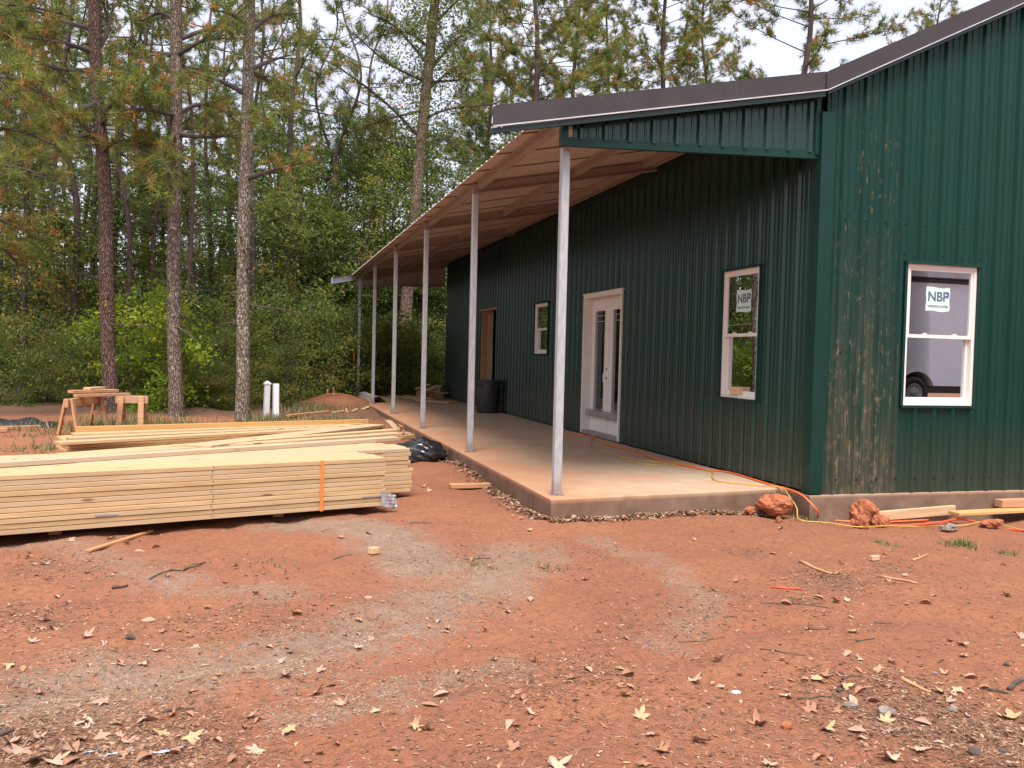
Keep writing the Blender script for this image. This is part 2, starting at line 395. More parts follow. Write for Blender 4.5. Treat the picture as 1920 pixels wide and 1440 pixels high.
def mat_glass(name='window_glass', tint=(0.45, 0.48, 0.48), refl=0.16):
    t = NT(name); fr = t.n('ShaderNodeFresnel'); fr.inputs['IOR'].default_value = 1.5
    fac = t.math('ADD', t.math('MULTIPLY', fr.outputs[0], 1.0), refl * 0.5)
    g = t.n('ShaderNodeBsdfGlossy'); g.inputs['Roughness'].default_value = 0.0; g.inputs['Color'].default_value = (0.68, 0.72, 0.78, 1)
    tr = t.n('ShaderNodeBsdfTransparent'); tr.inputs['Color'].default_value = (*tint, 1)
    ms = t.n('ShaderNodeMixShader'); t.l(fac, ms.inputs[0]); t.l(tr.outputs[0], ms.inputs[1]); t.l(g.outputs[0], ms.inputs[2])
    t.l(ms.outputs[0], t.out.inputs['Surface']); return t.m

M = {}
M['ground'] = mat_ground(); M['concrete'] = mat_concrete()
M['green'] = mat_green(); M['green_mud'] = mat_green(True, 'green_painted_steel_with_mud')
M['trim'] = simple('green_trim_steel', (0.0050, 0.032, 0.0245), 0.34, spec=0.25)
M['dark_trim'] = simple('dark_green_trim_steel', (0.006, 0.020, 0.018), 0.42)
M['soffit'] = mat_brown('brown_primer_steel', (0.43, 0.365, 0.33), (0.51, 0.435, 0.395), 0.45)
M['beam'] = mat_brown('brown_primer_beam', (0.27, 0.215, 0.185), (0.34, 0.27, 0.235), 0.5)
M['rake'] = mat_brown('brown_roof_trim', (0.036, 0.028, 0.028), (0.050, 0.039, 0.038), 0.4)
M['lip'] = simple('sky_lit_lip_and_bar_metal', (0.50, 0.49, 0.53), 0.35)  # sky light caught on the rake lip, put into its colour; also door bars
M['steel'] = mat_steel()
M['white'] = simple('white_vinyl', (0.74, 0.69, 0.63), 0.4, var=0.03)
M['door'] = simple('white_door_paint', (0.75, 0.69, 0.62), 0.45, var=0.04)
M['glass'] = mat_glass(); M['sticker'] = simple('pale_green_sticker', (0.55, 0.72, 0.64), 0.5, var=0.05)
M['ink'] = simple('slate_ink', (0.10, 0.12, 0.20), 0.5, var=0.05)
M['lumber'] = mat_wood('fresh_pine_lumber', (0.57, 0.388, 0.205), (0.39, 0.25, 0.12), 0.85, 0.7, tint=(0.50, 0.31, 0.15))
M['amber'] = mat_wood('amber_pine_lumber', (0.58, 0.35, 0.14), (0.42, 0.23, 0.08), 0.6, 0.3, tint=(0.5, 0.26, 0.08))
M['oldwood'] = mat_wood('weathered_orange_lumber', (0.55, 0.30, 0.15), (0.38, 0.19, 0.09), 0.4, 0.5, tint=(0.5, 0.2, 0.08))
M['offcut'] = mat_wood('dry_offcut_lumber', (0.60, 0.42, 0.26), (0.44, 0.28, 0.16), 0.4, 0.5)
M['strap'] = simple('orange_strap', (0.80, 0.20, 0.035), 0.4)
M['black'] = simple('black_plastic', (0.016, 0.016, 0.018), 0.22, var=0.2, spec=0.6)
M['can'] = simple('charcoal_plastic', (0.035, 0.036, 0.040), 0.45, var=0.25, scale=9)
M['silt'] = simple('black_woven_fabric', (0.014, 0.015, 0.019), 0.5, var=0.3, scale=15, bump=0.3)
M['clod'] = simple('red_clay_clod', (0.33, 0.115, 0.055), 0.95, var=0.3, scale=9, bump=0.8, spec=0.2)
M['crumb'] = simple('brown_grit', (0.27, 0.12, 0.075), 0.95, var=0.5, scale=3, spec=0.2)
M['stone'] = simple('grey_stone', (0.21, 0.17, 0.14), 0.9, var=0.4, scale=14, bump=0.6, spec=0.2)
M['cord_o'] = simple('orange_cord_jacket', (0.72, 0.13, 0.035), 0.45); M['cord_r'] = simple('red_hose', (0.70, 0.075, 0.035), 0.4)
M['cord_y'] = simple('yellow_cord_jacket', (0.50, 0.31, 0.05), 0.45)
M['pvc'] = simple('white_vinyl_post', (0.78, 0.78, 0.80), 0.4, var=0.05)
M['rust'] = simple('rusty_steel', (0.10, 0.05, 0.035), 0.8, var=0.4); M['orange'] = simple('orange_paint', (0.75, 0.14, 0.03), 0.5)
M['foil'] = simple('silver_wrap', (0.42, 0.43, 0.46), 0.35, 0.5, var=0.2)
M['twig'] = simple('dead_twig_bark', (0.085, 0.058, 0.045), 0.95, var=0.4, scale=20)
M['bark1'] = mat_bark('pine_bark_plain', (0.15, 0.095, 0.075), (0.27, 0.18, 0.145), 0.25)
M['bark2'] = mat_bark('pine_bark_lichen', (0.17, 0.125, 0.10), (0.28, 0.215, 0.17), 0.75)
M['bark3'] = mat_bark('pine_bark_pale_lichen', (0.18, 0.14, 0.105), (0.30, 0.24, 0.185), 1.1)
M['bark4'] = mat_bark('pink_pine_bark', (0.22, 0.14, 0.11), (0.40, 0.28, 0.23), 0.0, 0.8)
M['barkfar'] = simple('dark_pine_bark', (0.075, 0.050, 0.042), 0.95, var=0.35, scale=5)
M['branch'] = simple('branch_bark', (0.075, 0.055, 0.050), 0.95, var=0.35, scale=8)
NEEDLE = [(0.0, (0.055, 0.105, 0.028)), (0.30, (0.120, 0.185, 0.040)), (0.62, (0.225, 0.260, 0.050)), (0.84, (0.34, 0.28, 0.06)), (0.90, (0.42, 0.20, 0.065)), (1.0, (0.52, 0.23, 0.07))]
M['needle'] = mat_leaf('pine_needles', NEEDLE, 0.38)
M['needle_dark'] = mat_leaf('dark_pine_needles', [(0.0, (0.022, 0.058, 0.026)), (0.6, (0.05, 0.10, 0.036)), (1.0, (0.09, 0.13, 0.04))], 0.25)
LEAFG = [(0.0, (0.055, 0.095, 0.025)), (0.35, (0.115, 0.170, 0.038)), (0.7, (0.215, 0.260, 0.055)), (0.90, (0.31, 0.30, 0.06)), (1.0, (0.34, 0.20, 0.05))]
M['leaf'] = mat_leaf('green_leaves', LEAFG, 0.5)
M['leaf_yellow'] = mat_leaf('yellow_green_leaves', [(0.0, (0.12, 0.22, 0.025)), (0.5, (0.28, 0.38, 0.035)), (1.0, (0.48, 0.46, 0.045))], 0.5)
M['leaf_gold'] = mat_leaf('turning_leaves', [(0.0, (0.045, 0.085, 0.018)), (0.55, (0.11, 0.16, 0.03)), (0.8, (0.34, 0.27, 0.04)), (1.0, (0.45, 0.26, 0.05))], 0.4)
M['grass'] = mat_leaf('dry_grass_blades', [(0.0, (0.10, 0.13, 0.04)), (0.6, (0.24, 0.22, 0.09)), (1.0, (0.42, 0.32, 0.17))], 0.3)
M['litter'] = mat_leaf('pine_straw', [(0.0, (0.070, 0.042, 0.032)), (0.4, (0.20, 0.105, 0.062)), (0.8, (0.36, 0.19, 0.11)), (1.0, (0.52, 0.34, 0.22))], 0.0, 0.9, 0.1)

# ================================================================== SETTING
def sand_mask(x, y):
    s = np.zeros_like(x)
    tracks = [([(0, 1330), (250, 1270), (520, 1230), (760, 1150), (900, 1090), (980, 1030)], 0.42, 0.75),
              ([(0, 1020), (120, 1020), (300, 1080), (520, 1110)], 0.30, 0.55),
              ([(560, 985), (640, 985), (720, 1000), (800, 1060)], 0.38, 0.95),
              ([(1120, 1010), (1240, 1060), (1330, 1130), (1250, 1200)], 0.20, 0.55),
              ([(0, 870), (60, 862)], 0.25, 0.8),
              ([(560, 1330), (760, 1290), (950, 1250)], 0.22, 0.5)]
    for pts, wd, am in tracks:
        P = np.array([onZ(a, b, -0.19)[:2] for a, b in pts]); d = np.full(x.shape, 1e9)
        for a, b in zip(P[:-1], P[1:]):
            ab = b - a; t = np.clip(((x - a[0]) * ab[0] + (y - a[1]) * ab[1]) / (ab @ ab), 0, 1)
            d = np.minimum(d, np.hypot(x - a[0] - t * ab[0], y - a[1] - t * ab[1]))
        s = np.maximum(s, am * np.exp(-(d / wd) ** 2))
    return s
def litter_mask(x, y):
    m = 0.36 * sstep(0.0, 0.5, fbm(x * 0.8 + 5, y * 0.8, 41, 4))
    spots = [((1700, 1320), 0.55, 0.6), ((1560, 1090), 0.45, 0.6), ((1680, 1070), 0.4, 0.5), ((1300, 1150), 0.35, 0.45), ((120, 1060), 0.5, 0.5), ((60, 1160), 0.4, 0.5), ((320, 1060), 0.3, 0.4), ((1400, 1040), 0.3, 0.5), ((1500, 1130), 0.35, 0.45), ((250, 1400), 0.45, 0.6), ((1000, 960), 0.35, 0.5), ((60, 1420), 0.4, 0.6), ((700, 1130), 0.4, 0.3), ((1850, 1380), 0.5, 0.6)]
    for (a, b), wd, am in spots:
        p = onZ(a, b, -0.19); m = np.maximum(m, am * np.exp(-((x - p[0]) ** 2 + (y - p[1]) ** 2) / wd ** 2))
    far = sstep(9.6, 11.2, y + 0.10 * (x + 3) + 1.2 * fbm(x * 0.5, y * 0.5, 77, 3)) * (1 - np.exp(-((x + 0.75) / 1.3) ** 2 - ((y - 15) / 3.2) ** 2))
    left = sstep(-7.5, -9.5, x)
    return np.maximum(np.maximum(m, far), left)
xs = np.concatenate([[-420, -250, -140, -80, -50, -35], np.arange(-26, -8, 0.8), np.arange(-8, -5.2, 0.14), np.arange(-5.2, 5.6, 0.052), np.arange(5.6, 9, 0.25), [10, 12, 15, 19, 24, 30, 40, 60, 100, 180, 300, 420]])
ys = np.concatenate([[-420, -250, -140, -80, -50, -35, -28, -24, -20, -17, -14, -12, -10, -9, -8], np.arange(-7.2, -5.2, 0.12), np.arange(-5.2, 2.0, 0.052), np.arange(2.0, 8, 0.10), np.arange(8, 20, 0.2), np.arange(20, 40, 1.2), [42, 46, 52, 60, 80, 120, 200, 300, 420]])
X, Y = np.meshgrid(xs, ys); Z = gz(X, Y)
inside = (X > -0.02) & (X < 12.4) & (Y > 0.25) & (Y < 17.1)
Z = np.where(inside, np.minimum(Z, -0.30), Z)
nx, ny = len(xs), len(ys)
idx = np.arange(nx * ny).reshape(ny, nx)
Q = np.stack([idx[:-1, :-1], idx[:-1, 1:], idx[1:, 1:], idx[1:, :-1]], -1).reshape(-1, 4)
gme = mesh_np('ground', np.stack([X, Y, Z], -1).reshape(-1, 3), Q, M['ground'], {'sand': sand_mask(X, Y).ravel(), 'litter': litter_mask(X, Y).ravel()}, True)
ground = link(bpy.data.objects.new('ground', gme)); tag(ground, 'bare red clay ground with sandy wheel tracks and litter', 'ground', kind='structure')

# porch slab: one panel per bay with sawn joints between
slab = empty('porch_slab', (0, 0, 0)); tag(slab, 'long tan concrete porch slab stained with red clay', 'porch slab', kind='structure')
SLX0, SLX1 = -0.124, 2.445
def front_y(x): return -0.218 + (x - SLX0) / (SLX1 - SLX0) * 0.33
ycut = [None, 3.4, 6.8, 10.2, 13.6, 17.35]
for k in range(5):
    g = 0.005
    mb = MB()
    if k == 0: q = [(SLX0, front_y(SLX0)), (SLX1, front_y(SLX1)), (SLX1, ycut[1] - g), (SLX0, ycut[1] - g)]
    else: q = [(SLX0, ycut[k] + g), (SLX1, ycut[k] + g), (SLX1, ycut[k + 1] - (g if k < 4 else 0)), (SLX0, ycut[k + 1] - (g if k < 4 else 0))]
    c = np.mean(q, axis=0); e = 0.008
    qi = [(x + (e if x < c[0] else -e), y + (e if y < c[1] else -e)) for x, y in q]
    vs = [(*p, 0.0) for p in qi] + [(*p, -e) for p in q] + [(*p, -0.42) for p in q]
    fs = [(0, 1, 2, 3)] + [(4 + i, 4 + (i + 1) % 4, (i + 1) % 4, i) for i in range(4)] + [(8 + i, 8 + (i + 1) % 4, 4 + (i + 1) % 4, 4 + i) for i in range(4)]
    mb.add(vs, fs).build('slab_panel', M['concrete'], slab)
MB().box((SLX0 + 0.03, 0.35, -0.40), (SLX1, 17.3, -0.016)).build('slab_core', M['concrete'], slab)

# ================================================================== BUILDING
WX, GY, BX1, BY1 = 2.5, -0.19, 12.5, 17.15
RIDGE = 7.5
PS, MS = 0.200, 0.4926                       # porch and main slopes
def zroof(x):
    x = np.asarray(x, float)
    main = np.where(x < RIDGE, 3.905 + MS * (x - 2.45), 3.905 + MS * (2 * RIDGE - x - 2.45))
    return np.where(x < 2.45, 3.905 + PS * (x - 2.45), main)
bld = empty('metal_building', (2.5, 0, 0))
tag(bld, 'dark green ribbed steel building with brown roof and an open post porch', 'building')
def bpart(mb, name, mat, parent=None, smooth=False):
    o = mb.build(name, mat, parent or bld, smooth)
    if parent is None: o.location = (-2.5, 0, 0)
    return o
def part_empty_mesh(mb, name, mat): return bpart(mb, name, mat)

def profile(u0, u1, phase=0.0, h=0.027, extra=(), lap=1.0):
    pts = [(u0, None), (u1, None)] + [(e, None) for e in extra if u0 < e < u1]
    rib = 0.2286; k0 = math.floor((u0 - phase) / rib) - 1; k1 = math.ceil((u1 - phase) / rib) + 1
    kn = []
    for k in range(k0, k1 + 1):
        c = phase + k * rib
        hh = h * lap if k % 4 == 0 else h
        kn += [(c - 0.032, 0), (c - (0.027 if hh > h else 0.014), hh), (c + (0.027 if hh > h else 0.014), hh), (c + 0.032, 0)]
        for m in (0.076, 0.1526): kn += [(c + m - 0.012, 0), (c + m - 0.005, 0.0075), (c + m + 0.005, 0.0075), (c + m + 0.012, 0)]
    ku = np.array([a for a, b in kn]); ko = np.array([b for a, b in kn])
    us = sorted(set([a for a in ku if u0 < a < u1] + [a for a, _ in pts]))
    return np.array(us), np.interp(us, ku, ko)
def ribbed(place, u0, u1, zlo, zhi, openings=(), phase=0.0):
    us, off = profile(u0, u1, phase, extra=[e for o in openings for e in o[:2]])
    mb = MB()
    for a, b, oa, ob in zip(us[:-1], us[1:], off[:-1], off[1:]):
        if b - a < 1e-6: continue
        mid = (a + b) / 2
        segs = [[(zlo(a), zlo(b)), (zhi(a), zhi(b))]]
        for (p, q, z0, z1) in openings:
            if p - 1e-6 < mid < q + 1e-6:
                new = []
                for lo, hi in segs:
                    if z0 > lo[0]: new.append([lo, (z0, z0)])
                    if z1 < hi[0]: new.append([(z1, z1), hi])
                segs = new
        for lo, hi in segs:
            if hi[0] - lo[0] < 0.003 and hi[1] - lo[1] < 0.003: continue
            mb.add([place(a, lo[0], oa), place(b, lo[1], ob), place(b, hi[1], ob), place(a, hi[0], oa)], [(0, 1, 2, 3)])
    return mb
SHEET = 0.9144
OP_SIDE = [(0.79, 1.545, 0.83, 2.245), (4.42, 6.0, 0.0, 2.25), (7.87, 8.68, 1.285, 2.235), (11.57, 13.0, 0.0, 2.285)]
OP_GAB = [(3.5, 4.345, 0.845, 2.235)]
# inner framing of each wall carries its sheets
def girts(pts_fn, us, name):
    mb = MB()
    for z in (0.35, 3.3):
        mb.bar(pts_fn(us[0], z), pts_fn(us[1], z), 0.05, 0.10)
    return part_empty_mesh(mb, name, M['beam'])
side_wall = girts(lambda u, z: (WX + 0.06, u, z), (0.1, BY1 - 0.1), 'side_wall')
gable_wall = girts(lambda u, z: (u, GY + 0.06, z), (WX + 0.1, BX1 - 0.1), 'gable_wall')
back_wall = girts(lambda u, z: (u, BY1 - 0.06, z), (WX + 0.1, BX1 - 0.1), 'back_wall')
far_wall = girts(lambda u, z: (BX1 - 0.06, u, z), (0.1, BY1 - 0.1), 'right_wall')
def sheets(wall, place, u0, u1, zlo, zhi, mat, openings=(), phase=0.0):
    k = u0
    while k < u1 - 0.01:
        e = min(k + SHEET, u1)
        ribbed(place, k, e, zlo, zhi, openings, phase).build('metal_sheet', M[mat], wall); k = e
sheets(side_wall, lambda u, z, o: (WX - o, u, z), GY + 0.02, BY1, lambda u: 0.006, lambda u: float(zroof(WX)) - 0.05, 'green', OP_SIDE, phase=GY + 0.12)
k = WX + 0.02; sheets(gable_wall, lambda u, z, o: (u, GY - o, z), WX + 0.02, BX1, lambda u: -0.02, lambda u: float(zroof(u)) - 0.045, 'green_mud', OP_GAB, phase=2.735)
sheets(back_wall, lambda u, z, o: (u, BY1 + o, z), WX, BX1, lambda u: -0.02, lambda u: float(zroof(u)) - 0.03, 'green')
sheets(far_wall, lambda u, z, o: (BX1 + o, u, z), GY, BY1, lambda u: -0.02, lambda u: 3.86, 'green')
# corner trim, base, foundation
mb = MB()
mb.box((WX - 0.033, GY - 0.033, -0.012), (WX + 0.105, GY - 0.029, 3.60)); mb.box((WX - 0.033, GY - 0.029, -0.012), (WX - 0.029, GY + 0.10, 3.60))
bpart(mb, 'corner_trim', M['trim'])
mb = MB(); mb.box((2.458, GY - 0.055, -0.60), (BX1 + 0.05, BY1 + 0.05, -0.024)); bpart(mb, 'foundation', M['concrete'])
mb = MB()
for k in range(44):
    u = 2.735 + 0.2286 * k
    for z in (0.12, 1.35 if u > 4.4 or u < 3.4 else 2.33, 2.62):
        if u < BX1 - 0.1: mb.lathe([(0.011, 0.0), (0.011, 0.008), (0.001, 0.009)], 6)
        n = 18
        mb.v[-n:] = [(u + 0.045 + a, GY - c, z + b) for a, b, c in mb.v[-n:]]
bpart(mb, 'screws', M['trim'])['kind'] = 'stuff'
mb = MB()
for k in range(75):
    u = GY + 0.12 + 0.2286 * k
    if any(a - 0.06 < u + 0.045 < b for a, b, z0, z1 in OP_SIDE if z0 < 0.2): continue
    mb.lathe([(0.011, 0.0), (0.011, 0.008), (0.001, 0.009)], 6); n = 18
    mb.v[-n:] = [(WX - c, u + 0.045 + a, 0.11 + b) for a, b, c in mb.v[-n:]]
bpart(mb, 'screws', M['trim'])['kind'] = 'stuff'

# --- roofs
RY0, RY1 = -0.27, 17.46
def roof_part(name, x0, x1):
    base = MB()
    for t in (0.12, 0.88) if name != 'porch_roof' else (0.985,):
        x = x0 + (x1 - x0) * t; base.bar((x, RY0 + 0.4, float(zroof(x)) - 0.06), (x, RY1 - 0.4, float(zroof(x)) - 0.06), 0.05, 0.09)
    w = bpart(base, name, M['beam']); k = RY0
    while k < RY1 - 0.01:
        e = min(k + SHEET, RY1); us, off = profile(k, e, RY0 + 0.1, 0.021, lap=1.5); mb = MB()
        for a, b, oa, ob in zip(us[:-1], us[1:], off[:-1], off[1:]):
            mb.add([(x0, a, float(zroof(x0 + 1e-6)) + oa), (x1, a, float(zroof(x1 - 1e-6)) + oa), (x1, b, float(zroof(x1 - 1e-6)) + ob), (x0, b, float(zroof(x0 + 1e-6)) + ob)], [(0, 1, 2, 3)])
        mb.build('roof_sheet', M['soffit'] if name == 'porch_roof' else M['rake'], w)
        if name == 'porch_roof' and e < RY1: MB().bar((x0 + 0.01, e + 0.1, float(zroof(x0)) - 0.004), (x1 - 0.02, e + 0.1, float(zroof(x1 - 0.02)) - 0.004), 0.020, 0.006).build('lap_shadow_strip', M['rake'], w)  # added dark strip stands in for the shadow line at each sheet lap
        k = e
    return w
porch_roof = roof_part('porch_roof', -0.20, 2.45)
roof_part('main_roof_near', 2.45, RIDGE); roof_part('main_roof_far', RIDGE, BX1 + 0.5)
for o in list(bld.children):
    if o.name.startswith('main_roof'): o.name = 'main_roof'
mb = MB(); mb.bar((RIDGE, RY0, float(zroof(RIDGE)) + 0.03), (RIDGE, RY1, float(zroof(RIDGE)) + 0.03), 0.32, 0.025); bpart(mb, 'ridge_cap', M['rake'])

def strip(y0, y1, xa, xb, d0, d1):
    """slanted band following the roof line from xa to xb, from d0 below to d1 below the sheet"""
    mb = MB(); xs_ = [xa] + [b for b in (2.45,) if xa < b < xb] + [xb]
    vs = []; n = len(xs_)
    for x in xs_:
        z = float(zroof(x)); vs += [(x, y0, z - d0), (x, y0, z - d1), (x, y1, z - d1), (x, y1, z - d0)]
    fs = [(0, 1, 2, 3), tuple(4 * (n - 1) + i for i in (3, 2, 1, 0))]
    for k in range(n - 1):
        for i in range(4): j = (i + 1) % 4; fs.append((4 * k + i, 4 * (k + 1) + i, 4 * (k + 1) + j, 4 * k + j))
    return mb.add(vs, fs)
def rake(y, sgn, face='rake'):
    """brown rake trim with bent edges, and the green return under it"""
    a, b = (y, y + 0.012 * sgn) if sgn > 0 else (y - 0.012, y)
    for xa, xb in ((-0.745, 2.452), (2.448, RIDGE)):
        t = bpart(strip(y, y + 0.010 * sgn, xa, xb, -0.032, 0.128), 'rake_trim', M[face])
        strip(y - 0.016 * sgn, y + 0.009 * sgn, xa, xb, 0.1285, 0.139).build('drip_edge', M['lip'], t)
        strip(y + 0.002 * sgn, y + 0.10 * sgn, xa + 0.03, xb - 0.02, -0.042, -0.033).build('top_flange', M['rake'], t)
    bpart(strip(y + 0.004 * sgn, y + 0.035 * sgn, -0.77, 2.44, 0.145, 0.188), 'soffit_trim', M['dark_trim'])
    bpart(strip(y + 0.004 * sgn, y + 0.095 * sgn, 2.46, RIDGE, 0.145, 0.174), 'soffit_trim', M['dark_trim'])
rake(-0.30, 1); rake(17.49, -1, 'steel')
mb = MB(); mb.box((2.435, -0.312, float(zroof(2.45)) - 0.13), (2.462, -0.298, float(zroof(2.45)) + 0.033)); bpart(mb, 'joint_cover', M['rake'])
# wedge infill panels at both porch ends
def wedge(y, sgn, mat, tm, nm):
    zb = lambda x: 3.105 + 0.040 * (x - 0.0)
    w = bpart(MB().bar((-0.07, y + 0.012 * sgn, zb(-0.07)), (WX - 0.028, y + 0.012 * sgn, zb(WX)), 0.05, 0.075), nm, M[tm])
    zt = lambda u: max(float(zroof(u)) - 0.16, zb(u) + 0.02)
    k = 0.0
    while k < WX - 0.04:
        e = min(k + SHEET, WX - 0.03)
        ribbed(lambda u, z, o: (u, y - o * sgn, z), k, e, lambda u: zb(u) + 0.02, zt, (), 0.08).build('metal_sheet', M[mat], w); k = e
    m2 = MB(); m2.bar((0.02, y - 0.012 * sgn, zt(0.5) - 0.10), (WX - 0.03, y - 0.012 * sgn, zt(WX) - 0.012), 0.03, 0.075); m2.build('top_trim', M[tm], w)
    MB().box((WX - 0.075, y - 0.024 * sgn, zb(WX)), (WX - 0.03, y - 0.019 * sgn, zt(WX) - 0.03)).build('end_trim', M[tm], w)
    MB().box((-0.10, y - 0.024, zb(0) - 0.035), (-0.04, y + 0.05, float(zroof(-0.07)) - 0.14)).build('end_cap', M[tm], w)
    return w
wedge(-0.165, 1, 'green', 'trim', 'porch_end_panel')
wedge(17.33, -1, 'soffit', 'beam', 'porch_end_panel')

# --- posts, rafters, purlins
HP = 3.27
post_me = MB().box((-0.038, -0.038, 0.006), (0.038, 0.038, HP), 0.007).mesh('porch_post', M['steel'])
plate_me = MB().box((-0.062, -0.062, 0.0), (0.062, 0.062, 0.007)).mesh('base_plate', M['steel'])
for i in range(6):
    p = link(bpy.data.objects.new('porch_post', post_me), bld); p.location = (-2.5, 3.4 * i, 0.001)
    if i == 0: p.scale = (1, 1, 3.085 / HP)
    b_ = link(bpy.data.objects.new('base_plate', plate_me), p)
    y = 3.4 * i + (0.03 if i == 0 else 0)
    zr = lambda x, d: float(zroof(x)) - d
    mb = MB(); mb.bar((-0.045, y, zr(-0.045, 0.086)), (WX - 0.03, y, zr(WX - 0.03, 0.086) - 0.01), 0.05, 0.13); 
    mb.bar((-0.045, y - 0.045, zr(-0.045, 0.146)), (WX - 0.03, y - 0.045, zr(WX - 0.03, 0.146) - 0.01), 0.045, 0.010)
    bpart(mb, 'rafter', M['beam'])
for k, x in enumerate((-0.30, 0.02, 1.26, 2.25)):
    if k == 0: continue
    mb = MB(); z = float(zroof(x))
    mb.bar((x, -0.12, z - 0.050), (x, 17.3, z - 0.050), 0.010, 0.085)
    mb.bar((x - 0.028, -0.12, z - 0.012), (x - 0.028, 17.3, z - 0.012), 0.045, 0.008)
    mb.bar((x + 0.026, -0.12, z - 0.094), (x + 0.026, 17.3, z - 0.094), 0.045, 0.008)
    bpart(mb, 'purlin', M['beam'])
# trim lengths along the head of the side wall
k = -0.05; q = 0
while k < 16.9:
    e = min(k + [3.6, 4.1, 3.3, 3.9, 3.2][q % 5], 17.12); d = 0.004 * (q % 2)
    mb = MB(); z1 = float(zroof(WX)) - 0.075
    mb.box((WX - 0.032 - d, k, z1 - 0.135 - d), (WX - 0.026 - d, e, z1)); mb.box((WX - 0.027 - d, k, z1 - 0.139 - d), (WX - 0.002, e, z1 - 0.135 - d))
    bpart(mb, 'head_trim', M['dark_trim']); k = e - 0.04; q += 1

# --- windows (u along the wall, o outward)
def text_mesh(s, size, bold=0.0):
    cu = bpy.data.curves.new('lettering', 'FONT'); cu.body = s; cu.size = size; cu.align_x = 'CENTER'; cu.align_y = 'CENTER'; cu.extrude = 0.0004; cu.offset = bold
    o = bpy.data.objects.new('lettering', cu); COL.objects.link(o); bpy.context.view_layer.update()
    me = bpy.data.meshes.new_from_object(o.evaluated_get(bpy.context.evaluated_depsgraph_get())); me.name = 'lettering'
    bpy.data.objects.remove(o); bpy.data.curves.remove(cu); me.materials.clear(); me.materials.append(M['ink']); return me
def window(place, w, h, sticker=None, flip=1):
    """place(u, o, z): u 0..w along the wall as seen from outside, o outwards, z 0..h"""
    def bx(mb, u0, u1, o0, o1, z0, z1):
        c = [place(u, o, z) for z in (z0, z1) for o in (o0, o1) for u in (u0, u1)]
        return mb.add(c, [(0, 2, 3, 1), (4, 5, 7, 6), (0, 1, 5, 4), (2, 6, 7, 3), (0, 4, 6, 2), (1, 3, 7, 5)])
    fw = 0.036
    fr = MB()
    bx(fr, 0, fw, -0.075, 0.006, 0, h); bx(fr, w - fw, w, -0.075, 0.006, 0, h); bx(fr, fw, w - fw, -0.075, 0.006, h - fw, h); bx(fr, fw, w - fw, -0.075, 0.006, 0, fw)
    win = bpart(fr, 'window', M['white'])
    def sub(name, mat, *bs):
        m = MB()
        for b in bs: bx(m, *b)
        return m.build(name, M[mat], win)
    s = 0.024; a = fw; mz = h * 0.505
    sub('upper_sash', 'white', (a, a + s, -0.032, -0.004, mz, h - fw), (w - a - s, w - a, -0.032, -0.004, mz, h - fw), (a + s, w - a - s, -0.032, -0.004, h - fw - s, h - fw))
    sub('meeting_rail', 'white', (a, w - a, -0.046, -0.001, mz - 0.034, mz))
    sub('lower_sash', 'white', (a, a + s * 1.3, -0.068, -0.038, fw, mz - 0.034), (w - a - s * 1.3, w - a, -0.068, -0.038, fw, mz - 0.034), (a + s * 1.3, w - a - s * 1.3, -0.068, -0.038, fw, fw + 0.042))
    sub('upper_pane', 'glass', (a + s, w - a - s, -0.022, -0.017, mz, h - fw - s))
    sub('lower_pane', 'glass', (a + s * 1.3, w - a - s * 1.3, -0.056, -0.051, fw + 0.042, mz - 0.034))
    for uu in (0.27, 0.70): sub('sash_lock', 'white', (w * uu, w * uu + 0.05, -0.016, -0.004, mz, mz + 0.010), (w * uu + 0.015, w * uu + 0.035, -0.016, -0.004, mz + 0.010, mz + 0.016))
    g = 0.030
    sub('flashing', 'trim', (-g, w + g, -0.01, 0.040, h, h + 0.026), (-g, w + g, -0.01, 0.036, -0.026, 0.0), (-g, -0.0005, -0.01, 0.026, 0, h), (w + 0.0005, w + g, -0.01, 0.026, 0, h))
    if sticker:
        su, sz, sw, sh = sticker
        m = MB(); n = 8; vs = []
        for j in range(n + 1):
            for i in range(n + 1):
                u = su + sw * (i / n - 0.5) * (1 + 0.03 * math.sin(j * 1.3)); z = sz + sh * (j / n - 0.5) + 0.006 * math.sin(i * 0.9) * (1 if j in (0, n) else 0) + (0.012 if i == 0 and j == n else 0)
                vs.append(place(u, -0.0150 + 0.0, z))
        m.add(vs, [(j * (n + 1) + i, j * (n + 1) + i + 1, (j + 1) * (n + 1) + i + 1, (j + 1) * (n + 1) + i) for j in range(n) for i in range(n)]).build('sticker', M['sticker'], win)
        for body, size, dz, bold in (('NBP', sh * 0.56, sh * 0.10, 0.0035), ('WINDOWS & DOORS', sh * 0.135, -sh * 0.30, 0.0006)):
            me = text_mesh(body, size, bold); xsz = [v.co.x for v in me.vertices]; wd = max(xsz) - min(xsz); sc = sw * 0.86 / wd
            for v in me.vertices:
                v.co = Vector(place(su + v.co.x * min(sc, 1.35), -0.0140 + 0.0005 * (v.co.z > 0), sz + dz + v.co.y))
            me.update(); link(bpy.data.objects.new('lettering', me), win)
        m = MB(); vs = []
        for i in range(20):
            aa = 2 * math.pi * i / 20
            for r_ in (0.10, 0.14): vs.append(place(su + sw * 0.37 + sh * r_ * math.cos(aa), -0.0132, sz + sh * 0.20 + sh * r_ * math.sin(aa)))
        m.add(vs, [(2 * i, 2 * i + 1, (2 * i + 3) % 40, (2 * i + 2) % 40) for i in range(19)]).build('logo_ring', M['ink'], win)
    return win
w1 = window(lambda u, o, z: (3.5 + u, GY - o, 0.845 + z), 0.845, 1.39, (0.40, 1.055, 0.285, 0.235))
w2 = window(lambda u, o, z: (WX - o, 1.545 - u, 0.83 + z), 0.755, 1.415, (0.40, 1.07, 0.30, 0.24))
